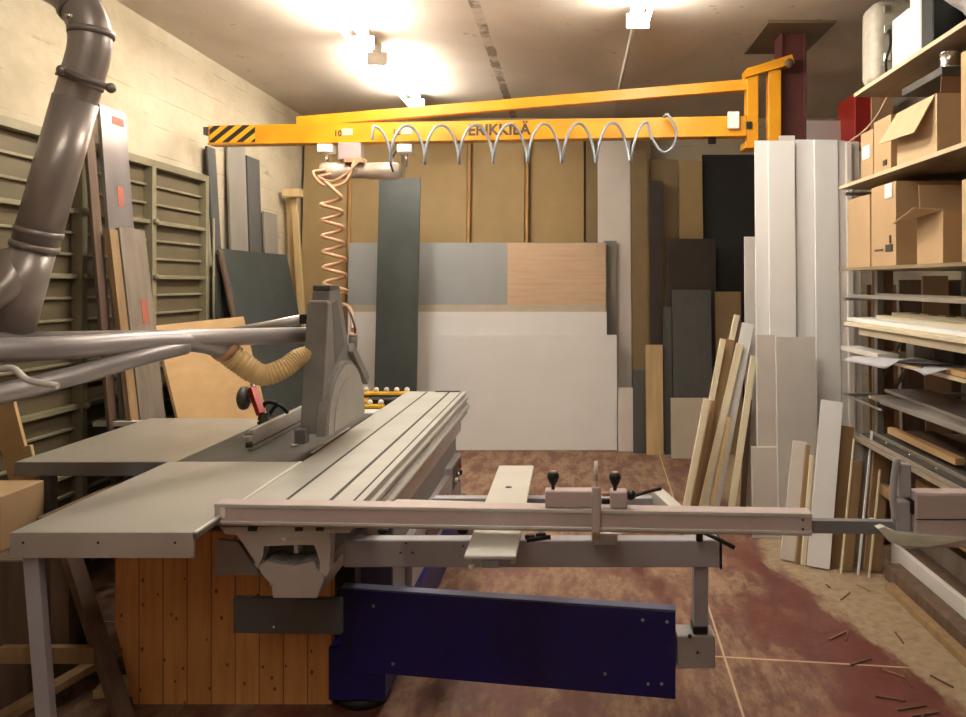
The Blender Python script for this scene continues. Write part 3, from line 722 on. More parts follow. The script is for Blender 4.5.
# carriage front end profile, traced as an aluminium section
def fp(px, py, d=2.63): q = P(px, py, d); return (q.x, q.z)
gd = MB().prism([fp(*q) for q in ((220, 527), (225, 534), (237, 535), (243, 543), (258, 566), (263, 556), (264, 546), (294, 545), (294, 553), (298, 553), (298, 545), (314, 545), (317, 552), (320, 563), (320, 572), (326, 577), (329, 571), (331, 535), (330, 527))], 'y', 2.63, 2.68)
gd = gd.build('end_casting', 'alu', sl)
MB().box((P(281, 0, 2.62).x, 2.622, P(0, 541, 2.62).z), (P(286, 0, 2.62).x, 2.63, P(0, 530, 2.62).z), .001).build('white_mark', 'white_plastic', gd)
for px in (252, 299, 320):
    MB().box((P(px - 4, 0, 2.62).x, 2.618, P(0, 531, 2.62).z), (P(px + 4, 0, 2.62).x, 2.632, P(0, 527, 2.62).z), 0).build('slot', 'groove', gd)
gr = MB().prism([fp(*q) for q in ((260, 574), (258, 567), (266, 562), (280, 566), (294, 567), (305, 564), (313, 562), (316, 570), (323, 577), (322, 583), (316, 599), (272, 599), (271, 587))], 'y', 2.64, 4.9)
gr = gr.build('guide_rail', 'alu', saw)
MB().tube([P(260, 563, 2.67), P(268, 556, 3.2)], .018, 10).build('guide_rod', 'chrome', gr)
MB().tube([P(300, 564, 2.69), P(309, 552, 3.0)], .012, 10).build('guide_rod', 'chrome', gr)
MB().tube([P(308, 561, 2.69), P(313, 554, 3.0)], .010, 10).build('guide_rod', 'chrome', gr)
MB().ball(P(271, 585, 2.63), .006).build('bolt', 'steel_bolt', gr)
MB().box((-1.16, 2.75, .70), (-.86, 4.9, .80), .01).build('roller_block', 'dark_grey', gr)
MB().prism([fp(220, 538, 2.9), fp(240, 540, 2.9), fp(262, 573, 2.9), fp(217, 573, 2.9)], 'y', 2.88, 2.9).build('end_guard', 'grey_light', saw)
bar = MB().sqtube(P(235, 614, 2.82), P(342, 615.5, 2.80), .03, .128).build('dark_bar', 'dark_grey', saw)
MB().ball(P(274, 627, 2.79), .006).build('bolt', 'chrome', bar)
# tables
def table(name, x0, x1, ya, yb, m, th=.045, apron=.08, mapr='alu'):
    t_ = MB().box((x0, ya, TZ - .03), (x1, yb, TZ), .003).build(name, m, saw)
    MB().box((x0, ya - .002, TZ - apron), (x1, ya + .012, TZ - .001), .001).build('apron', mapr, t_)
    MB().box((x0, ya + .012, TZ - apron), (x0 + .01, yb, TZ - .03), .001).build('apron', mapr, t_)
    return t_
mt = table('cast_table', -1.75, -1.20, 3.39, 4.62, 'cast_table', apron=.06, mapr='grey_body')
nt_ = table('extension_table', -1.79, -1.205, 2.43, 3.385, 'ext_table', apron=.082)
for px in (23, 98, 175):
    q = P(px, 542, 2.428); MB().ball((q.x, 2.429, .867), .0045).build('bolt', 'black', nt_)
ftb = table('extension_table', -2.47, -1.755, 3.38, 4.47, 'ext_table_far', apron=.062, mapr='grey_body')
MB().box((-2.74, 4.36, .87), (-2.2, 4.42, .898), .002).build('rear_bar', 'alu_light', ftb)
MB().box((-1.62, 4.66, .87), (-1.20, 4.80, .898), .003).build('rear_lip', 'alu_light', mt)
MB().box((-1.215, 3.40, .8995), (-1.195, 4.5, .9012), 0).build('blade_slot', 'groove', mt)
MB().box((-1.212, 3.55, .90), (-1.200, 4.15, .9045), 0).build('light_edge', 'white_plastic', mt)
MB().box((-1.204, 2.432, .895), (-1.192, 3.383, .902), 0).build('light_edge', 'white_plastic', nt_)
MB().lathe([(0, 0), (.02, 0), (.02, .003), (0, .003)], P(294, 445, 3.69), 'z', 16).build('insert_button', 'chrome', mt)
# legs of the near extension table
MB().sqtube((-1.745, 2.47, .82), (-1.665, 2.45, .0), .05, .03).build('leg', 'grey_paint', nt_)
MB().sqtube((-2.40, 3.5, .84), (-2.40, 3.5, .0), .05, .05).build('leg', 'grey_body', ftb)
MB().sqtube((-2.40, 4.35, .84), (-2.40, 4.35, .0), .05, .05).build('leg', 'grey_body', ftb)
# rip fence
rf = MB().box((-1.525, 3.60, .902), (-1.50, 4.66, 1.0), .003).build('rip_fence', 'alu', saw)
MB().box((-1.499, 3.56, .925), (-1.496, 4.65, .93), 0).build('fence_groove', 'groove', rf)
MB().tube([P(249, 442, 3.5), P(249, 447, 3.5)], .016, 10).build('clamp_knob', 'black', rf)
q = P(249, 437, 3.5); MB().box((q.x - .02, q.y - .02, q.z), (q.x + .02, q.y + .02, q.z + .012), .002).build('clamp_lever', 'chrome', rf)
# pressure roller with red clamp
pw = MB().lathe([(0, 0), (.045, 0), (.058, .008), (.062, .02), (.058, .034), (.045, .042), (.02, .045), (0, .045)], P(240, 398, 3.9), 'x', 24).build('pressure_wheel', 'dark_grey', saw)
MB().lathe([(0, 0), (.022, 0), (.022, .03), (0, .03)], P(249, 399, 3.9), 'x', 14).build('wheel_hub', 'steel_bolt', pw)
MB().sqtube(P(252, 388, 3.9), P(261, 414, 3.85), .035, .035).build('red_clamp', 'red', pw)
MB().tube([P(252, 382, 3.9), P(255, 393, 3.9)], .012, 10).build('pin', 'chrome', pw)
MB().tube(smooth_path([P(278, 404, 3.88), P(268, 402, 3.88), P(262, 408, 3.88), P(260, 420, 3.85)], 5), .012, 8).build('bracket', 'black', pw)
MB().tube(smooth_path([P(258, 424, 3.85), P(268, 416, 3.88), P(278, 405, 3.88), P(288, 413, 3.9)], 5), .010, 8).build('handle', 'black', pw)
MB().prism([(P(259, 0, 3.85).x, .902), (P(272, 0, 3.85).x, .902), (P(268, 0, 3.85).x, 1.04), (P(262, 0, 3.85).x, 1.03)], 'y', 3.84, 3.87).build('holder', 'dark_grey', pw)

# saw guard
hd = MB().prism([(3.50, 1.00), (3.60, 1.60), (3.72, 1.61), (3.78, 1.34), (3.80, 1.05), (3.7, 1.0)], 'x', -1.245, -1.145, bev=.004)
hd = hd.build('blade_guard', 'hood', saw)
MB().prism([(3.62, 1.45), (3.64, 1.655), (3.80, 1.675), (3.94, 1.38), (4.08, 1.26), (4.14, 1.1), (3.7, 1.1)], 'x', -1.235, -1.150, bev=.004).build('riser', 'hood', hd)
MB().prism([(3.70, 1.30), (3.66, 1.60), (3.74, 1.61), (3.86, 1.38)], 'x', -1.150, -1.144).build('recess_panel', 'hood_dark', hd)
MB().box((-1.235, 3.645, 1.66), (-1.15, 3.79, 1.685), .003).build('top_cap', 'dark_grey', hd)
MB().box((-1.235, 3.60, 1.60), (-1.15, 3.70, 1.612), .002).build('top_edge', 'grey_light', hd)
def half_disc(rad, cz, n=26, cy_=3.81):
    pts = [(cy_ - rad * 1.04 * math.cos(math.pi * k / n), cz + rad * math.sin(math.pi * k / n)) for k in range(n + 1)]
    return pts
MB().prism(half_disc(.315, .99), 'x', -1.165, -1.118, bev=.003).build('disc_cover', 'hood', hd)
MB().prism(half_disc(.295, .992), 'x', -1.117, -1.112).build('disc_rim', 'hood_disc', hd)
MB().prism(half_disc(.225, .995), 'x', -1.111, -1.107).build('disc_plate', 'hood_disc', hd)
MB().box((-1.25, 3.44, .965), (-1.20, 3.50, 1.03), .004).build('front_wheel', 'dark_grey', hd)
MB().sqtube((-1.14, 3.95, 1.36), (-1.14, 4.25, 1.15), .03, .05).build('side_bracket', 'hood', hd)
# guard carrying arm
a0 = P(-60, 345, 2.55); a1 = P(309, 335, 3.70)
ar = MB().tube([a0, a1], .039, 20).build('support_arm', 'arm_tube', saw)
MB().tube([P(225, 334, 4.1), P(303, 319, 3.95)], .026, 16).build('rear_tube', 'alu', ar)
MB().sqtube(P(301, 319, 3.95), P(309, 319, 3.95), .05, .05).build('tube_clamp', 'black', ar)
# extraction branch tube that dips to the flexible hose
br = MB().tube(smooth_path([P(-60, 352, 2.5), P(60, 348, 2.75), P(160, 341, 3.1), P(200, 343, 3.28), P(228, 350, 3.4)], 8), .043, 20).build('branch_tube', 'arm_tube', ar)
MB().tube(smooth_path([P(-60, 402, 2.4), P(0, 394, 2.55), P(80, 374, 2.8), P(140, 357, 3.0), P(185, 346, 3.2)], 8), .036, 20).build('lower_tube', 'arm_tube', ar)
path = smooth_path([P(222, 347, 3.40), P(240, 362, 3.44), P(262, 375, 3.48), P(284, 368, 3.52), P(298, 358, 3.56), P(311, 354, 3.60)], 26)
ft_ = MB().tube(path, .055, 20, rf=lambda i: .056 - .00012 * i + .0022 * math.sin(i * 1.57)).build('flexible_hose', 'hose_yellow', ar)
MB().tube([P(222, 346, 3.38), P(227, 350, 3.405)], .063, 18).build('hose_clamp', 'coil_copper', ft_)

# crosscut fence
F0 = Vector((-1.215, 2.63, .905)); F1 = Vector((.795, 2.52, .905)); ft3 = (F1 - F0).normalized(); fn = Vector((ft3.y, -ft3.x, 0))
fe = MB().sqtube(F0, F1, .06, .075).build('crosscut_fence', 'alu_pink', saw)
MB().sqtube(F0 + fn * .031 + Vector((0, 0, .031)), F1 + fn * .031 + Vector((0, 0, .031)), .006, .012).build('top_lip', 'alu_light', fe)
MB().sqtube(F0 + fn * .032 + Vector((0, 0, -.026)), F1 + fn * .032 + Vector((0, 0, -.026)), .007, .01).build('lower_lip', 'alu_light', fe)
MB().sqtube(F0 - fn * .035 + Vector((.6, 0, -.0)), F1 - fn * .035 + Vector((-.3, 0, 0)), .03, .06).build('rear_profile', 'alu_light', fe)
p = F0 + ft3 * .03 + fn * .031; MB().box((p.x - .008, p.y - .002, .895), (p.x + .008, p.y + .002, .93), 0).build('scale_label', 'white_plastic', fe)
for z_ in (.92, .89): MB().ball(F1 - ft3 * .03 + fn * .031 + Vector((0, 0, z_ - .905)), .004).build('bolt', 'black', fe)
def fx(px): return (px - 570) * 2.55 / S
def fy(x): return F0.y + (x - F0.x) / (F1.x - F0.x) * (F1.y - F0.y)
def stop(px0, px1, parent, nm='stop_block'):
    x0, x1 = fx(px0), fx(px1); y = fy((x0 + x1) / 2)
    return MB().box((x0, y - .022, .944), (x1, y + .03, 1.0), .004).build(nm, 'alu_pink', parent)
s1 = stop(545, 593, fe); s2 = stop(610, 627, fe)
def knob(x, y, z, parent, m='black'):
    k = MB().lathe([(0, 0), (.006, 0), (.007, .012), (.016, .028), (.021, .042), (.019, .054), (.012, .06), (0, .06)], (x, y, z), 'z', 16).build('knob', m, parent)
    MB().lathe([(0, 0), (.010, 0), (.010, .003), (0, .003)], (x, y, z + .059), 'z', 12).build('knob_cap', 'hose_yellow', k)
for s_, px in ((s1, 553), (s2, 615)):
    x = fx(px); knob(x, fy(x), 1.0, s_)
x = fx(631); y = fy(x); MB().ball((x, y, .985), .018).build('knob', 'black', s2)
MB().tube([(fx(624), y, .985), (x, y, .985)], .006, 8).build('knob_stem', 'chrome', s2)
x = fx(596); y = fy(x)
MB().box((x - .015, y - .045, .87), (x + .015, y - .033, 1.02), .003).build('flip_stop', 'alu_pink', s1)
MB().box((x - .013, y - .045, .845), (x + .013, y - .033, .872), .003).build('stop_tip', 'timber_brown', s1)
MB().tube([(x - .006, y, 1.075), (x + .006, y, 1.075)], .022, 16).build('thumb_wheel', 'white_plastic', s1)  # chrome wheel, its bright reflection put into a white colour
MB().tube([(x, y, 1.0), (x, y, 1.06)], .006, 8).build('stop_rod', 'chrome', s1)
MB().box((fx(602), y - .01, .955), (fx(610), y + .01, .97), .002).build('adjuster', 'black', s1)
MB().box((fx(602), y - .01, .98), (fx(610), y + .01, .993), .002).build('adjuster', 'coil_copper', s1)
# under-fence clamps
for px, py in ((463, 531), (383, 531), (530, 537), (541, 535)):
    q = P(px, py, 2.66); MB().ball((q.x, 2.66, q.z), .016, 1.2, 1, .8).build('under_clamp', 'black', fe)
q = P(536, 536, 2.6); MB().tube([q + Vector((-.03, 0, -.015)), q + Vector((.05, -.01, .0))], .008, 8).build('clamp_lever', 'black', fe)
# telescopic extension
e0 = F1 + Vector((-.05, 0, -.012)); e1 = Vector((1.12, 2.505, .893))
MB().sqtube(e0, e1, .03, .042).build('extension_bar', 'grey_body', fe)
es = MB().box((fx(905), 2.47, .835), (fx(975), 2.54, 1.012), .006).build('end_support', 'alu_pink', fe)
MB().box((fx(905), 2.468, .927), (fx(975), 2.47, .930), 0).build('seam', 'groove', es)
MB().box((fx(888), 2.49, .88), (fx(903), 2.53, .98), .004).build('end_clamp', 'grey_paint', es)
MB().tube(smooth_path([P(897, 458, 2.5), P(894, 480, 2.5), P(893, 500, 2.5), P(896, 520, 2.5)], 5), .012, 8).build('curved_lever', 'grey_light', es)
MB().box((fx(893), 2.50, .99), (fx(905), 2.53, 1.10), .004).build('upright_plate', 'grey_paint', es)
MB().rbox((fx(903), 2.48, .94), (fx(912), 2.55, .985), .004, 2).build('lock_knob', 'black', es)
fm = MB().prism([fp(*q, 2.46) for q in ((878, 529), (884, 527), (900, 534), (966, 538), (964, 540), (930, 547), (902, 546), (890, 542))], 'y', 2.46, 2.56)
fm.build('foam_pad', 'foam', es)
pass

# ---------------------------------------------------------------- ball transfer stand
bt = thing('ball_stand', (-1.45, 6.0, 0), 'yellow roller stand with rows of white balls behind the saw', 'stand')
for (d, px0, px1, py) in ((6.3, 360, 418, 394), (5.78, 352, 384, 407)):
    za = CAMZ - (py - 282) * d / S; x0, x1 = PX(px0, d), PX(px1, d)
    rl = MB().box((x0, d - .03, za - .03), (x1, d + .03, za + .018), .003).build('ball_rail', 'yellow_dark', bt)
    MB().box((x0 + .02, d - .031, za - .024), (x1 - .03, d - .029, za - .004), 0).build('slot', 'groove', rl)
    k = x0 + .05
    while k < x1 - .02:
        MB().ball((k, d, za + .035), .022).build('ball', 'white_plastic', rl); k += .085
za = .74
MB().box((-1.72, 5.80, .66), (-1.66, 6.28, .74), .003).build('side_beam', 'yellow_dark', bt); MB().box((-1.40, 5.80, .66), (-1.34, 6.28, .74), .003).build('side_beam', 'yellow_dark', bt)
MB().box((-1.60, 6.0, .70), (-1.35, 6.1, .78), .01).build('drive_unit', 'black', bt)
for x in (-1.69, -1.37):
    for y in (5.82, 6.26): MB().box((x - .025, y - .02, 0), (x + .025, y + .02, .66), .003).build('leg', 'yellow_dark', bt)

# ---------------------------------------------------------------- knotty pine panel under the table
dpp = 3.08; X_ = lambda px: PX(px, dpp); Z_ = lambda py: CAMZ - (py - 282) * dpp / S
pp = MB().prism([(X_(118), Z_(530)), (X_(118), Z_(622)), (X_(137), Z_(703)), (X_(137), .0), (X_(334), .0), (X_(334), Z_(530))], 'y', dpp - .02, dpp + .01)
tag(pp.build('pine_board', 'pine_planks'), 'knotty orange pine panel of upright planks standing under the saw table', 'panel')

# ================================================================ EXTRACTION DUCT
D = 2.75
duct = thing('extraction_duct', P(20, 300, D), 'shiny metal extraction duct bending down from the ceiling at the left', 'duct')
path = smooth_path([P(-30, -70, 2.75), P(30, -28, D), P(66, -8, D), P(86, 18, D), P(90, 45, D), P(83, 75, D), P(74, 105, D)], 8)
MB().tube(path, .070, 24).build('elbow', 'duct', duct)
MB().tube([P(76, 100, D), P(35, 245, D)], .0745, 28).build('straight_pipe', 'duct', duct)
MB().tube([P(35, 243, D), P(12, 329, D)], .072, 28).build('lower_pipe', 'duct', duct)
MB().tube([P(35.6, 243, D), P(34, 249, D)], .079, 28).build('joint_ring', 'duct_joint', duct)
MB().tube([P(39.5, 229, D), P(38, 235, D)], .079, 28).build('joint_ring', 'duct_joint', duct)
MB().tube([P(82.5, 76, D), P(79.5, 84, D)], .078, 28).build('joint_ring', 'duct_joint', duct)
MB().tube([P(91.2, 30, D), P(91.0, 36, D)], .076, 28).build('joint_ring', 'duct_joint', duct)
MB().tube([P(77, 4, D), P(80.5, 8, D)], .076, 28).build('joint_ring', 'duct_joint', duct)
MB().tube(smooth_path([P(18, 255, D), P(8, 285, D - .05), P(-20, 300, D - .1), P(-60, 318, D - .15)], 6), .058, 22).build('branch_pipe', 'duct', duct)
q = P(62, 70, D - .1); q2 = P(111, 88, D - .09)
MB().tube([q, q2], .012, 8).build('hanger_strap', 'duct_joint', duct)
for p in (q, q2): MB().ball(p, .018).build('strap_bolt', 'duct_joint', duct)
MB().ball(P(69, 16, D - .09), .012).build('screw', 'chrome', duct)
MB().tube([P(-30, -70, 2.75), P(-30, -70, 2.75) + Vector((0, 0, .85))], .05, 12).build('ceiling_riser', 'duct', duct)
# clamp hardware beside the arm, at the left edge
MB().tube(smooth_path([P(-10, 372, 2.5), P(12, 368, 2.5), P(28, 380, 2.5), P(58, 386, 2.5)], 5), .011, 8).build('hose_bracket', 'alu_light', ar)

# ================================================================ STORAGE RACK (right)
RX = 1.76; RX2 = 2.60; RY0 = 1.6; RY1 = 4.78
rack = thing('storage_rack', (RX + .4, 3.2, 0), 'tall storage rack of wooden shelves on metal posts along the right side', 'rack')
def post(x, y, h=2.84): MB().box((x, y - .03, 0), (x + .045, y + .03, h), .003).build('post', 'rack_metal', rack)
post(RX + .22, RY1 + .15, 2.30); post(RX2 - .05, RY1 + .15, 2.30); post(RX + .22, RY0 + .05); post(RX2 - .05, RY0 + .05)
def shelf(z, th=.022, x0=RX, y1=RY1, m='shelf_wood', edge='shelf_edge'):
    s_ = MB().box((x0, RY0, z - th), (RX2, y1, z), .002).build('shelf', m, rack)
    MB().box((x0 - .004, RY0, z - th), (x0, y1, z), 0).build('shelf_lip', edge, s_); return s_
shelf(2.865, y1=4.70); shelf(2.325, y1=4.96); shelf(1.79, .018, y1=4.96, edge='shelf_wood')
shelf(1.262, .018, x0=RX + .02); shelf(.745, .02, x0=RX, edge='trim_metal')
for z in (1.60, 1.43, .98, 2.28):
    MB().box((RX + .02, RY1 + .13, z - .02), (RX2, RY1 + .17, z), .002).build('arm', 'rack_metal', rack)
    MB().box((RX + .02, 3.2, z - .02), (RX2, 3.24, z), .002).build('arm', 'rack_metal', rack)
for z in (1.05, 1.28):
    MB().sqtube((RX + .24, RY1 + .15, z - .25), (RX + .45, RY1 + .15, z + .15), .02, .02).build('brace', 'rack_metal', rack)

def carton(px0, px1, z0, z1, label, depth=.5, x=1.785, front='carton_dark', opened=False, m='carton'):
    """a carton whose aisle side spans px0..px1"""
    ya = x * S / (px1 - 570); yb = x * S / (px0 - 570)
    t_ = thing('cardboard_box', (x + depth / 2, (ya + yb) / 2, z0), label, 'box', 'cardboard boxes on the rack')
    mb = MB(); th = .006
    mb.box((x, ya, z0), (x + depth, yb, z0 + th), 0)
    mb.box((x, ya, z0 + th), (x + th, yb, z1), 0); mb.box((x + depth - th, ya, z0 + th), (x + depth, yb, z1), 0)
    mb.box((x + th, yb - th, z0 + th), (x + depth - th, yb, z1), 0)
    if not opened: mb.box((x, ya, z1), (x + depth, yb, z1 + .004), 0)
    mb.box((x + th, ya, z0 + th), (x + depth - th, ya + th, z1), 0)
    mb.build('body', m, t_)
    return t_, ya, yb
GBX = 2.327
b1, ya, yb = carton(861, 873, GBX, 2.60, 'small carton with white label at the far end of the second shelf', m='carton')
MB().box((1.780, (ya + yb) / 2 - .05, 2.44), (1.784, (ya + yb) / 2 + .06, 2.52), 0).build('paper_label', 'paper', b1)
b1, ya, yb = carton(874, 891, GBX, 2.63, 'closed carton right of the small white-labelled one on the second shelf')
MB().box((1.780, ya + .05, 2.36), (1.784, ya + .1, 2.39), 0).build('print', 'ink', b1)
b1, ya, yb = carton(897, 937, GBX, 2.62, 'big open carton with hanging flap on the second shelf', opened=True, m='carton_light')
MB().quad([(1.785, yb, 2.62), (1.785, ya + .02, 2.62), (1.70, ya + .06, 2.44), (1.70, yb + .04, 2.46)], .005).build('flap', 'carton_light', b1)
MB().quad([(1.80, ya, 2.62), (2.28, ya, 2.62), (2.28, ya - .01, 2.70), (1.80, ya - .01, 2.70)], .005).build('flap', 'carton_dark', b1)  # front flap, shade on this side put into the darker cardboard colour
carton(961, 1010, GBX, 2.74, 'carton at the right edge of the photo on the second shelf', m='carton')
Z3 = 1.792
b1, ya, yb = carton(848, 870, Z3, 2.22, 'plain closed carton at the far end of the third shelf')
b1, ya, yb = carton(871.5, 896, Z3, 2.25, 'carton with dark print and tape mark on the third shelf')
MB().box((1.780, ya + .04, 1.87), (1.784, ya + .13, 1.91), 0).build('print', 'ink', b1); MB().box((1.780, ya + .06, 1.915), (1.784, ya + .08, 1.96), 0).build('print', 'ink', b1)
MB().box((1.780, ya + .17, 1.878), (1.784, ya + .28, 1.888), 0).build('print', 'ink', b1)
MB().box((1.780, ya + .04, 2.17), (1.784, ya + .14, 2.25), 0).build('tape', 'paper', b1)
b1, ya, yb = carton(917, 943, Z3, 2.04, 'open carton with pale flap sticking out on the third shelf', opened=True)
MB().quad([(1.79, ya, 2.045), (1.79, yb, 2.045), (1.68, yb + .05, 2.0), (1.68, ya + .08, 2.06)], .005).build('flap', 'carton_light', b1)
MB().quad([(1.80, yb, 2.045), (2.28, yb, 2.045), (2.28, yb + .02, 2.2), (1.80, yb + .02, 2.2)], .005).build('flap', 'carton', b1)
carton(962, 1010, Z3, 2.16, 'carton at the right edge of the photo on the third shelf', m='carton_light')
rect('carton_sheet', 'flattened brown cardboard upright at the end of the second shelf', 'cardboard', 'flat cardboard', 872, 893, 96, 4.95, 'carton_dark', lean=.03)

# top shelf things
ZT = 2.867
cs = thing('hard_case', (1.98, 4.5, ZT), 'beige rounded hard case standing at the far end of the top shelf', 'case')
MB().rbox((1.775, 4.44, ZT), (2.15, 4.66, ZT + .49), .06, 5).build('shell', 'beige_case', cs)
for z in (.12, .28, .40):
    MB().box((1.83, 4.425, ZT + z), (1.87, 4.44, ZT + z + .05), .003).build('clasp', 'chrome', cs)
MB().tube(smooth_path([(1.84, 4.42, ZT + .05), (1.83, 4.40, ZT + .12), (1.85, 4.39, ZT + .2), (1.86, 4.42, ZT + .3)], 5), .008, 8).build('handle', 'black', cs)
o = MB().box((1.775, 3.98, ZT), (2.2, 4.19, 3.14), .006).build('white_box', 'white_plastic'); tag(o, 'low white box beside the beige case on the top shelf', 'box', 'boxes on the top shelf')
o = MB().box((1.775, 3.85, ZT), (2.2, 3.97, 3.42), .006).build('white_box', 'white_plastic'); tag(o, 'tall white box left of the black one on the top shelf', 'box', 'boxes on the top shelf')
o = MB().box((1.775, 3.72, ZT), (2.2, 3.84, 3.40), .006).build('black_box', 'black'); tag(o, 'narrow black case between the white box and the plastic bag', 'box', 'boxes on the top shelf')
bm = bmesh.new(); bmesh.ops.create_icosphere(bm, subdivisions=4, radius=1)
for v in bm.verts:
    r = 1 + .22 * noise.noise(v.co * 2.2) + .16 * abs(noise.noise(v.co * 5)); v.co = Vector((v.co.x * .22 * r, v.co.y * .24 * r, v.co.z * .22 * r))
for f in bm.faces: f.smooth = True
zmin = min(v.co.z for v in bm.verts)
mb = MB(); mb.merge(bm, Matrix.Translation((1.98, 3.43, ZT - zmin))); tag(mb.build('plastic_bag', 'bag'), 'crumpled grey plastic bag lying on the top shelf', 'bag')
q = MB().lathe([(0, 0), (.06, 0), (.062, .01), (.058, .02), (.058, .085), (.062, .095), (0, .095)], (1.86, 3.66, 2.71), 'z', 20)
ca = MB().lathe([(0, 0), (.06, 0), (.062, .01), (.058, .02), (.058, .085), (.062, .095), (0, .095)], (1.88, 3.80, 2.325 + .30), 'z', 20)
q.bm.free(); ca.bm.free()
o = MB().box((1.79, 3.66, 2.70), (2.3, 4.10, 2.74), .003).build('dark_tray', 'dark_grey'); tag(o, 'dark flat tray on the big open carton', 'tray')
q = MB().lathe([(0, 0), (.05, 0), (.052, .008), (.048, .014), (.048, .075), (.052, .08), (0, .08)], (1.86, 3.72, 2.741), 'z', 20).build('metal_can', 'chrome'); tag(q, 'shiny metal can standing under the top shelf', 'can')
# red cabinet, cord
o = MB().box((2.38, 6.35, 2.86), (2.60, 6.75, 3.28), .006).build('red_cabinet', 'red'); tag(o, 'red metal cabinet high on the right wall beyond the rack', 'cabinet')
MB().box((2.60, 6.5, 2.95), (XR - .001, 6.6, 3.0), .003).build('wall_bracket', 'rack_metal', o)
tag(MB().tube(smooth_path([P(850, 141, 5.0), P(865, 130, 4.96), P(878, 114, 4.9), P(887, 97, 4.85)], 6), .006, 8).build('cord', 'carton_light'), 'tan cord hanging in a curve beside the red cabinet', 'cord')

# long stock on the rack, level by level
GK = 'long strips stored on the rack'
def strip(x0, x1, y0_, y1_, z0, z1, m, lb, name='long_strip', cat='strip', tilt=0):
    o = MB().box((x0, y0_, z0), (x1, y1_, z1), .0015).build(name, m)
    if tilt: o.rotation_euler = (0, 0, math.radians(tilt))
    return tag(o, lb, cat, GK)
strip(1.77, 1.80, 2.6, 4.85, 1.602, 1.622, 'trim_metal', 'grey metal strip lying on the rack arms right below the cartons')
strip(1.90, 1.96, 2.6, 4.72, 1.602, 1.63, 'trim_metal', 'second grey metal strip behind the first, below the cartons')
strip(1.70, 2.05, 2.9, 4.72, 1.432, 1.452, 'cream_strip', 'wide cream board lying on the rack below the metal strips', 'cream_board', 'board')
strip(1.77, 1.98, 2.7, 4.86, 1.453, 1.475, 'white_board', 'white board on the rack, its end pointing past the others', 'white_board', 'board')
strip(1.86, 1.92, 3.5, 4.62, 1.476, 1.500, 'cream_strip', 'short cream strip lying on the white rack board')
strip(1.99, 2.12, 2.6, 4.70, 1.476, 1.512, 'cream_strip', 'cream strip with dark holes at the back of the board pile')
for y in (4.5, 4.28, 4.08, 3.88): 
    q = MB().box((2.03, y - .03, 1.512), (2.06, y + .03, 1.516), 0).build('dark_plug', 'groove'); tag(q, 'dark plug in the cream strip on the rack', 'plug', 'dark plugs in the cream strip')
strip(1.73, 1.80, 2.9, 4.55, 1.385, 1.43, 'cream_strip', 'thick cream batten hanging lowest at the front of the board pile')
# level 1.262 things
strip(1.74, 1.86, 4.30, 4.88, 1.264, 1.292, 'white_shade', 'short pale board end sticking out over the papers', 'pale_board', 'board')
o = MB().box((1.90, 4.20, 1.264), (2.0, 4.30, 1.36), .004).build('small_box', 'grey_paint'); tag(o, 'small grey box standing behind the papers on the rack', 'box')
o = MB().box((2.02, 4.0, 1.264), (2.2, 4.22, 1.34), .004).build('small_box', 'dark_grey'); tag(o, 'small black box standing behind the papers on the rack', 'box')
GPp = 'papers lying on the rack'
for i, (x0, y_, ww, ll, rz, z, lb) in enumerate(((1.66, 4.00, .26, .36, 20, 1.268, 'white paper sheet hanging over the shelf, left one'), (1.68, 3.60, .28, .36, -14, 1.272, 'white paper sheet hanging over the shelf, right one'), (1.84, 3.86, .21, .30, 25, 1.271, 'crumpled printed sheet between the two white papers'))):
    bm = bmesh.new(); nx, ny = 8, 8; V = [[None] * (ny + 1) for _ in range(nx + 1)]
    for a_ in range(nx + 1):
        for b_ in range(ny + 1):
            u, v_ = a_ / nx, b_ / ny; zz = .012 * math.sin(3 * u + 2 * v_ + i) + .008
            drop = max(0, .10 - u * ww) ; V[a_][b_] = bm.verts.new((u * ww, v_ * ll, zz - (drop * .35 if i < 2 else 0)))
    for a_ in range(nx):
        for b_ in range(ny): bm.faces.new((V[a_][b_], V[a_ + 1][b_], V[a_ + 1][b_ + 1], V[a_][b_ + 1])).smooth = True
    r_ = bmesh.ops.solidify(bm, geom=bm.faces[:], thickness=.0012)
    mb = MB(); mb.merge(bm, Matrix.Translation((x0, y_, z)) @ Matrix.Rotation(math.radians(rz), 4, 'Z')); o = mb.build('paper_sheet', 'paper'); tag(o, lb, 'paper', GPp)
    if i == 2: MB().box((x0 + .04, y_ + .1, z + .022), (x0 + .12, y_ + .2, z + .023), 0).build('print', 'ink', o)
strip(1.79, 1.90, 2.7, 3.62, 1.264, 1.29, 'tan_strap', 'yellow-brown batten right of the papers on the rack')
# level .98
strip(1.84, 2.10, 2.7, 4.70, .985, 1.003, 'grey_timber', 'grey-brown board lying on the middle rack arms', 'grey_board', 'board')
strip(1.80, 1.98, 2.7, 4.35, 1.004, 1.03, 'grey_board_warm', 'greyish sheet on top of the grey-brown board on the middle arms', 'grey_board', 'board', 2)
strip(1.88, 2.14, 2.7, 4.62, 1.032, 1.05, 'trim_metal', 'dull metal sheet highest of the pile on the middle arms', 'metal_sheet', 'sheet', -2)
strip(1.72, 1.73, 4.2, 4.80, .985, .997, 'steel_bolt', 'thin metal rod sticking out towards the tall white boards', 'metal_rod', 'rod')
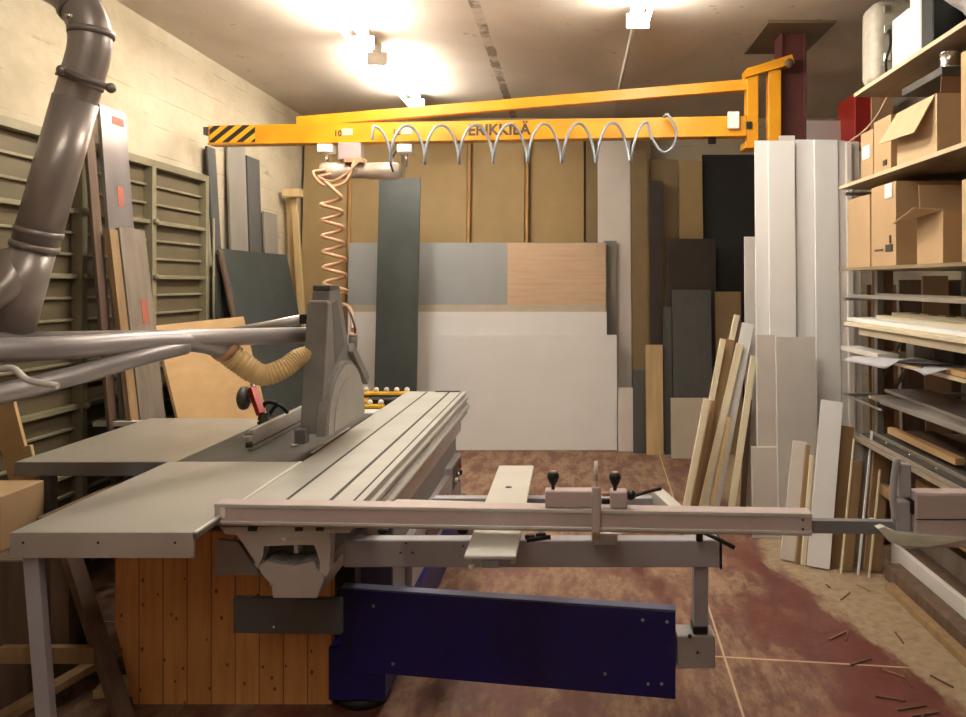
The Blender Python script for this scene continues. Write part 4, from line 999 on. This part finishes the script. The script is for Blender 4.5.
# level .745
strip(1.78, 1.79, 2.4, 4.72, .746, .765, 'trim_metal', 'metal edge rail lying at the front of the lowest shelf')
strip(1.81, 1.86, 2.4, 4.72, .746, .762, 'trim_dark', 'dark flat rail behind the front metal edge rail')
strip(1.87, 1.88, 2.4, 4.75, .746, .775, 'trim_metal', 'grey thin rail between the dark rails of the lowest shelf')
strip(1.90, 1.97, 2.4, 4.65, .746, .77, 'trim_dark', 'broad dark rail at the back of the lowest shelf')
strip(1.98, 2.00, 2.4, 4.72, .746, .80, 'trim_metal', 'bright rail at the back of the lowest shelf')
strip(1.90, 1.95, 3.75, 4.55, .795, .83, 'ply_orange', 'orange timber batten on the rails of the lowest shelf')
strip(2.02, 2.2, 2.5, 4.6, .746, .80, 'timber_old', 'grey timber pile piece behind the orange batten')
for y in (4.4, 4.1, 3.8, 3.5, 3.2):
    q = MB().ball((1.835, y, .764), .011).build('screw_head', 'chrome'); tag(q, 'bright screw head on the dark rail', 'screw', 'screws on the dark rail')
# small pale end piece
o = board('offcut_board', 'small white end piece below the lowest shelf edge', 'board', GR, (852, 4.58), (858, 437, 4.765), .085, .02, 'white_board_warm')
# under the lowest shelf: stored planks slanting near the floor
GU = 'planks piled under the rack'
for i, (x, wd, z0, z1, y0_, y1_, m, lb) in enumerate((
    (1.74, .05, .001, .04, 2.3, 4.2, 'timber_brown', 'brown plank on the floor nearest the aisle under the rack'),
    (1.80, .09, .001, .09, 2.2, 4.35, 'timber_old', 'dark thick plank on the floor under the rack'),
    (1.90, .03, .001, .16, 2.2, 4.5, 'white_shade', 'upright pale metal profile under the rack'),
    (1.94, .10, .001, .14, 2.2, 4.45, 'timber_old', 'dark beam behind the pale profile under the rack'),
    (2.05, .03, .001, .26, 2.2, 4.5, 'grey_timber', 'tall grey plank on edge under the rack'),
    (2.10, .12, .001, .22, 2.2, 4.5, 'timber_brown', 'brown beam at the back of the pile under the rack'))):
    q = MB().box((x, y0_, z0), (x + wd, y1_, z1), .002).build('floor_plank', m); tag(q, lb, 'plank', GU)
for i, (x, z0, z1, y0_, y1_, m, lb) in enumerate((
    (1.84, .44, .50, 2.4, 4.55, 'timber_brown', 'brown batten on the low rack arms'),
    (1.93, .44, .47, 2.4, 4.6, 'cream_strip', 'cream batten on the low rack arms'),
    (2.0, .44, .56, 2.4, 4.4, 'ply_orange', 'orange board on edge on the low rack arms'))):
    q = MB().box((x, y0_, z0), (x + .05, y1_, z1), .002).build('long_strip', m); tag(q, lb, 'strip', GK)
for y in (4.72, 3.22): MB().box((RX + .06, y - .02, .415), (RX2, y + .02, .438), .002).build('arm', 'rack_metal', rack)
# dark boards behind the rack on the right wall
GD = 'dark boards standing beyond the rack'
for i, (px, w_, m, top, lb) in enumerate(((884, .22, 'carton_dark', 285, 'dark brown board beyond the rack, leftmost'), (915, .2, 'timber_old', 280, 'very dark board beyond the rack, in the middle'), (938, .2, 'carton_dark', 276, 'reddish-brown board beyond the rack, right of the middle'), (960, .2, 'timber_old', 280, 'dark board beyond the rack at the right edge'))):
    rect('standing_board', lb, 'board', GD, px - w_ * 66, px + w_ * 66, top, 5.35 + (i % 2) * .05, m, lean=.1)

# sawdust scraps on the floor
GSC = 'wood scraps on the sawdust'
for i in range(16):
    x = random.uniform(1.25, 1.7); y = random.uniform(2.75, 4.3); L_ = random.uniform(.04, .16)
    q = MB().box((-L_ / 2, -.004, 0), (L_ / 2, .004, .006), .0005); bmesh.ops.transform(q.bm, matrix=Matrix.Translation((x, y, .001)) @ Matrix.Rotation(random.uniform(0, 3), 4, 'Z'), verts=q.bm.verts)
    tag(q.build('wood_scrap', random.choice(['timber_brown', 'timber_old', 'timber_old'])), 'thin wood scrap lying in the sawdust beside the rack', 'scrap', GSC)

# ================================================================ LOWER LEFT JUNK
tr = thing('wooden_trestle', (-1.72, 3.0, 0), 'old wooden trestle with slanting legs beneath the near saw table', 'trestle')
MB().sqtube((-2.0, 2.98, .76), (-1.62, 2.80, .02), .058, .04).build('leg', 'timber_old', tr)
MB().sqtube((-2.0, 3.0, .70), (-2.07, 3.10, .02), .075, .04).build('leg', 'timber_old', tr)
MB().sqtube((-1.95, 3.6, .76), (-1.75, 3.6, .02), .075, .04).build('leg', 'timber_old', tr)
MB().sqtube((-2.0, 3.6, .70), (-2.08, 3.7, .02), .075, .04).build('leg', 'timber_old', tr)
MB().box((-2.04, 2.9, .72), (-1.92, 3.7, .80), .004).build('top_beam', 'timber_old', tr)
MB().sqtube((-2.14, 2.86, .30), (-1.78, 2.86, .30), .03, .06).build('brace', 'timber_brown', tr)
GJ = 'timber scraps on the floor under the saw'
def jk(a, b_, w_, h_, m, lb): tag(MB().sqtube(a, b_, w_, h_).build('timber_scrap', m), lb, 'timber', GJ)
jk((-2.25, 2.62, .03), (-1.62, 3.3, .30), .06, .03, 'timber_brown', 'brown batten slanting up from the floor at lower left')
jk((-2.35, 3.3, .03), (-1.85, 3.3, .03), .10, .05, 'timber_old', 'dark thick offcut lying under the far table')
jk((-1.95, 3.15, .02), (-1.60, 3.2, .02), .12, .035, 'timber', 'light offcut lying by the cut corner of the pine panel')
jk((-2.5, 2.9, .02), (-1.98, 2.7, .02), .10, .035, 'timber_brown', 'flat brown offcut lying left of the table leg')
jk((-2.0, 4.2, .05), (-1.8, 3.5, .05), .2, .09, 'timber_old', 'dark block lying deep under the tables')
GLB = 'light offcuts left of the saw tables'
o = MB().box((-2.78, 3.0, .001), (-2.14, 3.40, .60), .005).build('wooden_crate', 'timber_old'); tag(o, 'dark wooden crate standing left of the saw tables', 'crate')
o = MB().box((-2.75, 3.08, .602), (-2.31, 3.34, .83), .004).build('cardboard_box', 'carton'); tag(o, 'brown printed carton standing on the dark wooden crate', 'box')
MB().box((-2.52, 3.0765, .71), (-2.31, 3.0795, .75), 0).build('print', 'ink', o)
board('light_board', 'wide light plywood offcut leaning at the left edge beside the far table', 'board', GLB, (62, 3.62), (3, 407, 3.66), .115, .02, 'ply_orange')
board('light_board', 'narrow light offcut between the wide plywood one and the far table', 'board', GLB, (66, 3.57), (27, 447, 3.58), .045, .02, 'timber')
